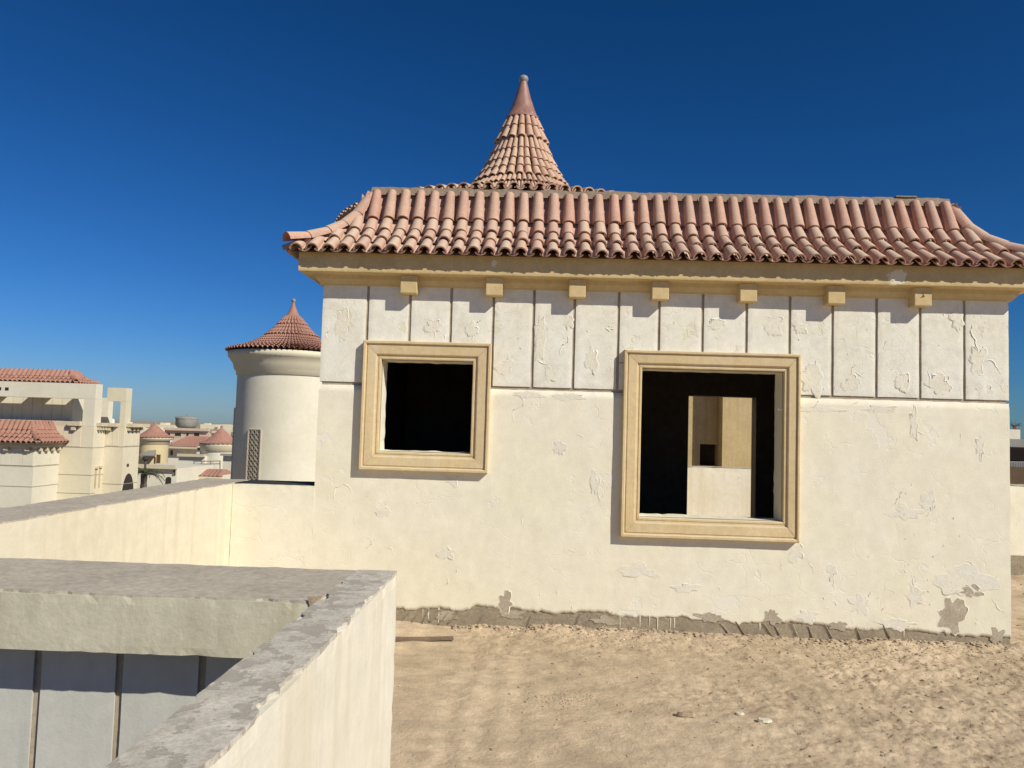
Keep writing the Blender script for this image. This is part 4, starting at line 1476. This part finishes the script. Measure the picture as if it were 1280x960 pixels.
bk_ = MB()
n = 6
vs = []
for i in range(n + 1):
    a = la0 + (la1 - la0) * i / n
    vs += [onc(a, zl0, rc + 0.012), onc(a, zl1, rc + 0.012)]
bk_.add(vs, [(2 * i, 2 * i + 2, 2 * i + 3, 2 * i + 1) for i in range(n)])
lat = bk_.build('lattice_panel', 'cement', tw)
lb = MB()
for a in (la0, la1):
    lb.tube(onc(a, zl0, rc + 0.03), onc(a, zl1, rc + 0.03), 0.035, 6)
lb.tube(onc(la0, zl1, rc + 0.03), onc(la1, zl1, rc + 0.03), 0.035, 6)
cells = 11
for r_ in range(cells):
    za = zl0 + (zl1 - zl0) * r_ / cells
    zb = zl0 + (zl1 - zl0) * (r_ + 1) / cells
    am, zm = (la0 + la1) / 2, (za + zb) / 2
    rad = (zb - za) * 0.42
    for q in (0, 1, 2):
        ac = la0 + (la1 - la0) * (0.19 + 0.31 * q)
        pts = [onc(ac + rad * 0.8 * cos(t_ * pi / 5) / rc, zm + rad * sin(t_ * pi / 5), rc + 0.03) for t_ in range(10)]
        for i in range(10):
            lb.tube(pts[i], pts[(i + 1) % 10], 0.014, 4)
lb.build('lattice_scrolls', 'lattice', lat, 'stuff')
# vertical slab at its left side
ql = at(297.5, 540, py_ + 0.6)
MB().box(ql.x - 0.12, ql.x + 0.35, py_ + 0.3, py_ + 0.7, TZ, at(298, 510, py_ + 0.6).z).build('buttress', 'far_cream', tw)

# ------------------------------------------------------------------ houses farther off on the left
def panel_at(mb, u0, u1, v0, v1, y, th=0.2):
    a, b = at(u0, v1, y), at(u1, v0, y)
    return mb.box(a.x, b.x, y, y + th, a.z, b.z)


def block(name, label, cat, u0, u1, v0, y, depth, mk, group='houses in the distance'):
    a, b = at(u0, v0, y), at(u1, v0, y)
    h = thing(name, label, cat, ((a.x + b.x) / 2, y, TZ), group)
    MB().box(a.x, b.x, y, y + depth, TZ, a.z).build('wall', mk, h)
    return h


def window_at(h, u0, u1, v0, v1, y, mk='dark', frame=None):
    a, b = at(u0, v1, y), at(u1, v0, y)
    f = MB()
    e = 0.12 * (b.x - a.x)
    f.box(a.x - e, b.x + e, y - 0.07, y - 0.002, a.z - e, a.z - 0.002).box(a.x - e, b.x + e, y - 0.07, y - 0.002, b.z + 0.002, b.z + e)
    f.box(a.x - e, a.x, y - 0.07, y - 0.003, a.z, b.z).box(b.x, b.x + e, y - 0.07, y - 0.003, a.z, b.z)
    w_ = f.build('window', frame or 'far_cream', h)
    MB().box(a.x + 0.002, b.x - 0.002, y - 0.03, y - 0.004, a.z + 0.002, b.z - 0.002).build('pane', mk, w_)


def ledge_at(h, u0, u1, v0, v1, y, mk='far_cornice', out=0.35, name='cornice'):
    a, b = at(u0, v1, y), at(u1, v0, y)
    MB().box(a.x, b.x, y - out, y - 0.002, a.z, b.z).build(name, mk, h)


def hip_roof(h, u0, u1, v_e, v_r, y, depth, inset=0.3, mk='tile_far', name='roof'):
    a, b = at(u0, v_e, y), at(u1, v_e, y)
    zr = at((u0 + u1) / 2, v_r, y + depth * 0.4).z
    x0, x1, y0, y1 = a.x, b.x, y, y + depth
    i_ = (x1 - x0) * inset
    mb = MB()
    # rolled courses: the front slope is cut into raised rolls
    n = max(8, int((x1 - x0) / 0.35))
    vs = []
    for q in range(2 * n + 1):
        k_ = q / (2 * n)
        dz = 0.05 if q % 2 else 0
        vs += [(x0 + (x1 - x0) * k_, y0, a.z + dz), (x0 + i_ + (x1 - x0 - 2 * i_) * k_, y0 + depth * 0.45, zr + dz)]
    mb.add(vs, [(2 * q, 2 * q + 2, 2 * q + 3, 2 * q + 1) for q in range(2 * n)])
    mb.add([(x1, y0, a.z), (x1, y1, a.z), (x1 - i_, y1 - depth * 0.45, zr), (x1 - i_, y0 + depth * 0.45, zr)], [(0, 1, 2, 3)])
    mb.add([(x0, y0, a.z), (x0, y1, a.z), (x0 + i_, y1 - depth * 0.45, zr), (x0 + i_, y0 + depth * 0.45, zr)], [(3, 2, 1, 0)])
    mb.add([(x0, y1, a.z), (x1, y1, a.z), (x1 - i_, y1 - depth * 0.45, zr), (x0 + i_, y1 - depth * 0.45, zr)], [(3, 2, 1, 0)])
    mb.add([(x0 + i_, y0 + depth * 0.45, zr), (x1 - i_, y0 + depth * 0.45, zr), (x1 - i_, y1 - depth * 0.45, zr), (x0 + i_, y1 - depth * 0.45, zr)], [(0, 1, 2, 3)])
    r_ = mb.build(name, mk, h)
    MB().box(x0 + 0.05, x1 - 0.05, y0 + 0.02, y1 - 0.05, a.z - 0.25, a.z - 0.02).build('eave', 'far_cornice', r_)


def small_tower(label, uc, va, ul, ur, ve, wl, wr, y, mk):
    c = at(uc, va, y)
    rr_ = (at(ur, ve, y).x - at(ul, ve, y).x) / 2
    cxm = (at(ur, ve, y).x + at(ul, ve, y).x) / 2
    rw = (at(wr, ve, y).x - at(wl, ve, y).x) / 2
    ze = at(uc, ve, y).z
    h = thing('round_tower', label, 'tower', (cxm, y, TZ), 'round towers with conical roofs')
    MB().lathe((cxm, y, 0), [(rw, TZ), (rw, ze - 0.25)], 32).build('wall', mk, h)
    MB().lathe((cxm, y, 0), [(rw, ze - 0.75), (rw * 1.06, ze - 0.7), (rw * 1.08, ze - 0.35), (rr_ * 0.97, ze - 0.22), (rr_ * 0.97, ze - 0.02), (rw, ze)], 32).build('cornice', 'far_cornice', h)
    H = c.z - ze
    mb = MB()
    n = 64
    prof = [(rr_, 0), (rr_ * 0.72, H * 0.14), (rr_ * 0.5, H * 0.36), (rr_ * 0.3, H * 0.62), (rr_ * 0.12, H * 0.86), (0.02, H)]
    vs, fs = [], []
    for i in range(n):
        a = 2 * pi * i / n
        for r_, z in prof:
            q = r_ * (1 + (0.03 if i % 2 else 0))
            vs.append((cxm + q * sin(a), y - q * cos(a), ze + z))
    kk = len(prof)
    for i in range(n):
        j = (i + 1) % n
        for q in range(kk - 1):
            fs.append((i * kk + q, j * kk + q, j * kk + q + 1, i * kk + q + 1))
    mb.add(vs, fs)
    r_ = mb.build('roof', 'tile_far', h)
    MB().lathe((cxm, y, c.z), [(0.10, -0.1), (0.14, 0.05), (0.0, 0.25)], 10).build('finial', 'metal', r_)
    return h, cxm, rw


# far pink block with the drum of a water tower above it
h = block('apartment_block', 'low flat pinkish block on the skyline under the drum tank', 'building', 206, 262, 537, 190, 14, 'far_pink')
for (u0, u1) in ((218.5, 226.5), (242.5, 249.5), (209, 213), (233, 236)):
    window_at(h, u0, u1, 541.5, 545, 190, 'dark', 'far_pink')
ledge_at(h, 206, 262, 536, 537.4, 190, 'far_pink', 0.8, 'parapet')
c0, c1 = at(220.5, 527, 330), at(246, 527, 330)
wt = thing('water_tower', 'grey concrete drum of a water tower on the skyline', 'water tower', ((c0.x + c1.x) / 2, 330, TZ))
cxm, R_ = (c0.x + c1.x) / 2, (c1.x - c0.x) / 2
za = [at(233, v, 330).z for v in (537, 534.5, 532, 523.5, 522, 520.5)]
MB().lathe((cxm, 330, 0), [(R_ * 0.45, TZ), (R_ * 0.45, za[0]), (R_ * 0.8, za[1]), (R_, za[2]), (R_, za[3])], 32).build('drum', 'far_grey', wt)
MB().lathe((cxm, 330, 0), [(R_ * 1.04, za[3]), (R_ * 1.04, za[4]), (R_ * 0.55, za[5]), (0, za[5] + 0.2)], 32).build('lid', 'far_grey', wt)
MB().box(cxm - 0.3, cxm + 0.3, 329.6, 330.4, za[5], za[5] + 0.9).build('hatch', 'far_grey', wt)
for i in range(10):
    a = 2 * pi * i / 10
    MB().tube((cxm + R_ * sin(a), 330 - R_ * cos(a), za[3]), (cxm + R_ * sin(a), 330 - R_ * cos(a), za[3] + 1.2), 0.12, 5).build('rail_post', 'far_grey', wt)

h = block('tiled_house', 'white walled house with a pale red hipped roof between two conical towers', 'house', 208, 226, 556, 86, 7, 'far_white')
hip_roof(h, 207, 249, 557.5, 545, 85, 9, 0.18)
window_at(h, 213, 216.5, 563, 569, 86, 'brown', 'far_white')
h2 = block('flat_house', 'white flat roofed house with a brown door and ledge, left of the balcony railing', 'house', 223.5, 256, 569, 62, 7, 'far_white')
ledge_at(h2, 223, 257, 568, 570.3, 62, 'far_cornice', 0.3)
window_at(h2, 224.5, 228.3, 583, 597, 62, 'brown', 'far_cream')
window_at(h2, 233.5, 236.8, 581.5, 586.5, 62, 'brown', 'far_cream')
MB().box(at(246, 560, 66).x, at(257, 560, 66).x, 66, 68, at(250, 569, 66).z, at(250, 558, 66).z).build('roof_room', 'far_white', h2)
window_at(h2, 247, 252, 560, 563, 66, 'dark', 'far_grey')
d = at(231.5, 564, 61.6)
h3, cxa, rwa = small_tower('small yellow round tower with red conical roof right of the left villa', 193.4, 529.5, 170, 216, 546, 175.5, 209, 72, 'far_yellow')
window_at(h3, 195.4, 201, 568.5, 579, 72 - rwa, 'brown', 'far_yellow')
window_at(h3, 184.5, 188, 568.5, 578, 72 - rwa * 0.92, 'dark', 'far_yellow')
pa, pb_ = at(174, 568, 72 - rwa - 1.2), at(194, 563, 72 - rwa - 1.2)
MB().add([(pa.x, pa.y, pa.z), (pb_.x, pa.y, pa.z), (pb_.x - 0.6, pa.y + 1.4, pb_.z), (pa.x + 0.4, pa.y + 1.4, pb_.z),
          (pa.x, pa.y, pa.z - 0.12), (pb_.x, pa.y, pa.z - 0.12), (pb_.x - 0.6, pa.y + 1.4, pa.z - 0.1), (pa.x + 0.4, pa.y + 1.4, pa.z - 0.1)],
         [(0, 1, 2, 3), (7, 6, 5, 4), (0, 4, 5, 1), (1, 5, 6, 2), (2, 6, 7, 3), (3, 7, 4, 0)]).build('canopy', 'far_grey', h3)
h4, cxb, rwb = small_tower('small white round tower with red conical roof beside the big white tower', 276, 534, 250.5, 302, 554, 254, 298.5, 64, 'far_white')
hb = block('stair_house', 'small white roof house with a flat ledge in front of the white tower', 'house', 279, 297, 569, 60 - 1.5, 3, 'far_white')
ledge_at(hb, 277.5, 298, 567.3, 569.4, 58.5, 'far_grey', 0.4)
# balcony railing
rl = thing('balcony_railing', 'thin metal balcony railing in front of the small white round tower', 'railing', tuple(at(258, 585, 57)))
for u in (241.5, 252, 263.5, 275):
    a, b = at(u, 587, 57), at(u + (1.5 if u < 245 else 0), 576.5, 57)
    MB().tube(a, b, 0.05, 6).build('post', 'metal', rl)
for v in (576.5, 580):
    MB().tube(at(241.5, v + 0.2, 57), at(276, v - 0.3, 57), 0.04, 6).build('rail', 'metal', rl)
h = block('tiled_house', 'low white house with a small red tiled roof just over the far parapet', 'house', 229, 279, 592.5, 50, 5, 'far_white')
hip_roof(h, 231, 274.5, 594.5, 586.3, 49.4, 3.4, 0.12)
h = block('terrace_house', 'long white house with a bracketed cornice and a dark arched window', 'house', 150, 221.5, 583.5, 46, 6, 'far_white')
ledge_at(h, 150, 222, 581.5, 584, 46, 'far_cornice', 0.3)
for i in range(14):
    u = 172 + i * 3.5
    a = at(u, 586.2, 46)
    MB().box(a.x, a.x + 0.09, 45.75, 45.996, a.z, at(u, 584.1, 46).z).build('bracket', 'far_cornice', h)
a, b = at(207, 606, 46), at(214.3, 597, 46)
mb = MB()
n = 10
pts = [(a.x, a.z), (b.x, a.z)] + [((a.x + b.x) / 2 + (b.x - a.x) / 2 * cos(pi * i / n), b.z - 0.1 + (b.x - a.x) / 2 * sin(pi * i / n) * 0.8) for i in range(n + 1)]
mb.prism(pts, 45.97, 46.1)
mb.build('arched_window', 'dark', h)
window_at(h, 216.8, 219.8, 588, 593.5, 46, 'brown', 'far_grey')
for (u0, u1, v0, y, dep, mk, lab) in ((262, 300, 546, 150, 12, 'far_grey', 'grey flat block on the skyline right of the pinkish block'), (176, 206, 541, 210, 12, 'far_white', 'pale flat block on the skyline behind the yellow tower'),
                                      (286, 300, 558, 110, 8, 'far_cream', 'cream block close against the big white tower')):
    h = block('apartment_block', lab, 'building', u0, u1, v0, y, dep, mk)
    for q in range(3):
        uu = u0 + (u1 - u0) * (0.15 + 0.3 * q)
        window_at(h, uu, uu + (u1 - u0) * 0.1, v0 + 2.5, v0 + 4.5, y, 'dark', mk)
# satellite dish
dd = at(213.5, 549, 80)
ds = thing('satellite_dish', 'white satellite dish on the tiled roof behind the yellow tower', 'dish', tuple(dd), 'roof dishes')
mb = MB()
vs, n = [], 14
for i in range(n):
    a = 2 * pi * i / n
    vs.append((dd.x + 0.36 * cos(a), dd.y - 0.12 + 0.05 * sin(a), dd.z + 0.30 * sin(a)))
vs.append((dd.x, dd.y + 0.08, dd.z))
mb.add(vs, [(i, (i + 1) % n, n) for i in range(n)]).build('reflector', 'white', ds)
MB().tube((dd.x, dd.y + 0.08, dd.z), (dd.x, dd.y + 0.3, dd.z - 0.7), 0.04, 6).build('mast', 'metal', ds)

# ------------------------------------------------------------------ palm, skyline trees
def frond(mb, base, a, ln, droop, rise):
    d = Vector((cos(a), sin(a), 0))
    side = Vector((-sin(a), cos(a), 0))
    pts = []
    for i in range(9):
        q = i / 8
        pts.append(base + d * ln * q * (1 - 0.15 * q) + Vector((0, 0, rise * q - droop * q * q)))
    for i in range(1, 8):
        for s_ in (-1, 1):
            for q in (0, 0.5):
                p0 = pts[i] + (pts[i + 1] - pts[i]) * q
                L = ln * 0.30 * sin(pi * (i / 8) ** 0.7 + 0.2)
                tip = p0 + side * s_ * L * 0.8 + d * L * 0.7 - Vector((0, 0, L * 0.35))
                w_ = d * 0.02 * ln
                mb.add([p0 - w_, p0 + w_, tip], [(0, 1, 2)])
    for i in range(8):
        mb.tube(pts[i], pts[i + 1], 0.012 * ln, 4)


pb0 = at(181, 577, 40)
pt = thing('palm_tree', 'palm tree with spreading fronds between the left villa and the white houses', 'tree', (pb0.x, 40, TZ))
mb = MB()
zt = at(181, 592, 40).z
for i in range(10):
    z0 = TZ + (zt - TZ) * i / 10
    z1 = TZ + (zt - TZ) * (i + 1) / 10
    mb.lathe((pb0.x, 40, 0), [(0.17, z0), (0.20, z1 - 0.05), (0.17, z1)], 9)
mb.build('trunk', 'bark', pt)
cr = MB()
base = Vector((pb0.x, 40, zt))
for i in range(26):
    frond(cr, base + Vector((0, 0, rng.uniform(-0.1, 0.2))), i * 2.4 + rng.uniform(-0.2, 0.2), rng.uniform(0.9, 1.5), rng.uniform(0.5, 1.3), rng.uniform(0.3, 1.0))
cr.build('crown', 'leaf', pt)
pp_ = at(182, 575, 42)
po = thing('dark_post', 'dark post with a small round head rising behind the palm fronds', 'post', (pp_.x, 42, TZ))
MB().tube((pp_.x, 42, TZ), (pp_.x, 42, pp_.z), 0.07, 8).build('pole', 'bark', po)  # plain dark upright with a rounded top
MB().lathe((pp_.x, 42, pp_.z), [(0.05, -0.1), (0.16, 0.02), (0.18, 0.12), (0.02, 0.22)], 12).build('post_head', 'black', po)


def leaf_tree(label, u, v0, v1, y, wpx, name='tree', group='trees on the skyline'):
    a, b = at(u, v1, y), at(u, v0, y)
    wd = wpx / F_PX * y * 0.5
    t_ = thing(name, label, 'tree', (a.x, y, TZ), group)
    MB().tube((a.x, y, TZ), (a.x, y, b.z - (b.z - a.z) * 0.4), 0.03 * wd + 0.08, 6).build('trunk', 'bark', t_)
    mb = MB()
    H = (b.z - a.z)
    clumps = [(Vector((a.x, y, a.z + H * 0.5)) + Vector((rng.uniform(-1, 1) * wd * 0.7, rng.uniform(-1, 1) * wd * 0.5, rng.uniform(-0.4, 0.45) * H)), rng.uniform(0.25, 0.5)) for _ in range(9)]
    for _ in range(420):
        c, r_ = rng.choice(clumps)
        p_ = c + Vector((rng.gauss(0, 1) * wd * r_ * 0.5, rng.gauss(0, 1) * wd * r_ * 0.5, rng.gauss(0, 1) * H * r_ * 0.35))
        s_ = 0.10 * wd * rng.uniform(0.6, 1.4)
        q = [Vector((rng.uniform(-1, 1), rng.uniform(-1, 1), rng.uniform(-1, 1))) * s_ for _ in range(3)]
        mb.add([p_ + q[0], p_ + q[1], p_ + q[2]], [(0, 1, 2)])
    mb.build('crown', 'leaf', t_)


for (u, v0, v1, y, wp, lab) in ((203, 536, 541, 230, 9, 'dark tree on the skyline just right of the yellow tower roof'), (216, 535.5, 540, 260, 9, 'dark tree on the skyline left of the drum tank'),
                                (250, 535.5, 541, 240, 11, 'dark tree on the skyline right of the drum tank'), (258, 535.5, 541, 235, 9, 'dark tree on the skyline over the end of the pinkish block'),
                                (266, 539, 546, 140, 9, 'dark tree left of the white tower roof'), (292, 532, 548, 100, 9, 'tall dark tree close against the big white tower'), (270, 534, 540, 300, 10, 'faint tree on the skyline behind the white tower roof')):
    leaf_tree(lab, u, v0, v1, y, wp)

# ------------------------------------------------------------------ right edge: next house, its fence and plant
yr_ = 34.0
rh = thing('neighbour_house', 'house with a dark tiled roof past the right corner of the cream house', 'house', (at(1290, 560, yr_).x, yr_, TZ))
x0, x1 = at(1240, 575, yr_).x, at(1345, 575, yr_).x
MB().box(x0, x1, yr_, yr_ + 8, TZ, at(1275, 577, yr_).z).build('wall', 'far_grey', rh)
ze = at(1275, 576, yr_).z
zr2 = at(1275, 560, yr_ + 2).z
mb = MB()
n = 40
vs = []
for q in range(2 * n + 1):
    kq = q / (2 * n)
    dz = 0.06 if q % 2 else 0
    vs += [(x0 - 0.4 + (x1 - x0 + 0.8) * kq, yr_ - 0.4, ze + dz), (x0 - 0.4 + (x1 - x0 + 0.8) * kq, yr_ + 2.5, zr2 + dz)]
mb.add(vs, [(2 * q, 2 * q + 2, 2 * q + 3, 2 * q + 1) for q in range(2 * n)])
mb.build('roof', 'brown', rh)
MB().box(x0, x1, yr_ + 2.5, yr_ + 6, ze - 0.3, at(1275, 549, yr_ + 2.5).z).build('upper_wall', 'far_grey', rh)
rb = block('roof_room', 'small white roof room at the right edge carrying a bushy plant', 'building', 1255, 1275.3, 536.5, 46, 4, 'far_white', None)
a = at(1269, 536.5, 47)
pl = thing('potted_plant', 'dark spiky plant on top of the white roof room at the right edge', 'plant', (a.x, 47, a.z))
cr = MB()
for i in range(16):
    frond(cr, Vector((a.x, 47, a.z + 0.15)), i * 2.4, rng.uniform(0.3, 0.55), rng.uniform(0.0, 0.3), rng.uniform(0.3, 0.6))
cr.build('leaves', 'leaf', pl)
MB().lathe((a.x, 47, a.z), [(0, 0), (0.13, 0), (0.18, 0.25), (0.0, 0.22)], 12).build('pot', 'tile_far', pl)
fe = thing('fence', 'low dark picket railing in front of the dark tiled roof at the right edge', 'fence', tuple(at(1275, 590, 26)))
a, b = at(1256, 577.5, 26), at(1320, 578.5, 26)
zb_ = at(1275, 584, 26).z
MB().tube(a, b, 0.03, 6).build('rail', 'metal', fe)
n = 30
for i in range(n):
    x = a.x + (b.x - a.x) * (i + 0.5) / n
    MB().box(x - 0.02, x + 0.02, 25.98, 26.02, zb_, a.z).build('picket', 'metal', fe)
MB().box(a.x, b.x, 25.9, 26.2, TZ, zb_ - 0.005).build('base_wall', 'brown', fe)

# random house blocks carrying the town to the horizon
tn = random.Random(11)
town = MB()
for _ in range(170):
    y = tn.uniform(140, 900)
    x = tn.uniform(-0.75, 0.85) * y
    if -0.50 * y < x < -0.28 * y and y < 500:
        continue
    w_, d_, h_ = tn.uniform(8, 18), tn.uniform(8, 16), tn.uniform(3.5, 6.8)
    town.box(x, x + w_, y, y + d_, TZ, TZ + h_)
    if tn.random() < 0.5:
        town.box(x + w_ * 0.2, x + w_ * 0.5, y + 2, y + d_ * 0.6, TZ + h_, TZ + h_ + tn.uniform(1, 2.2))
tag(town.build('distant_town', 'far_cream', None, 'stuff'), 'low cream houses of the town running off to the horizon', 'town')
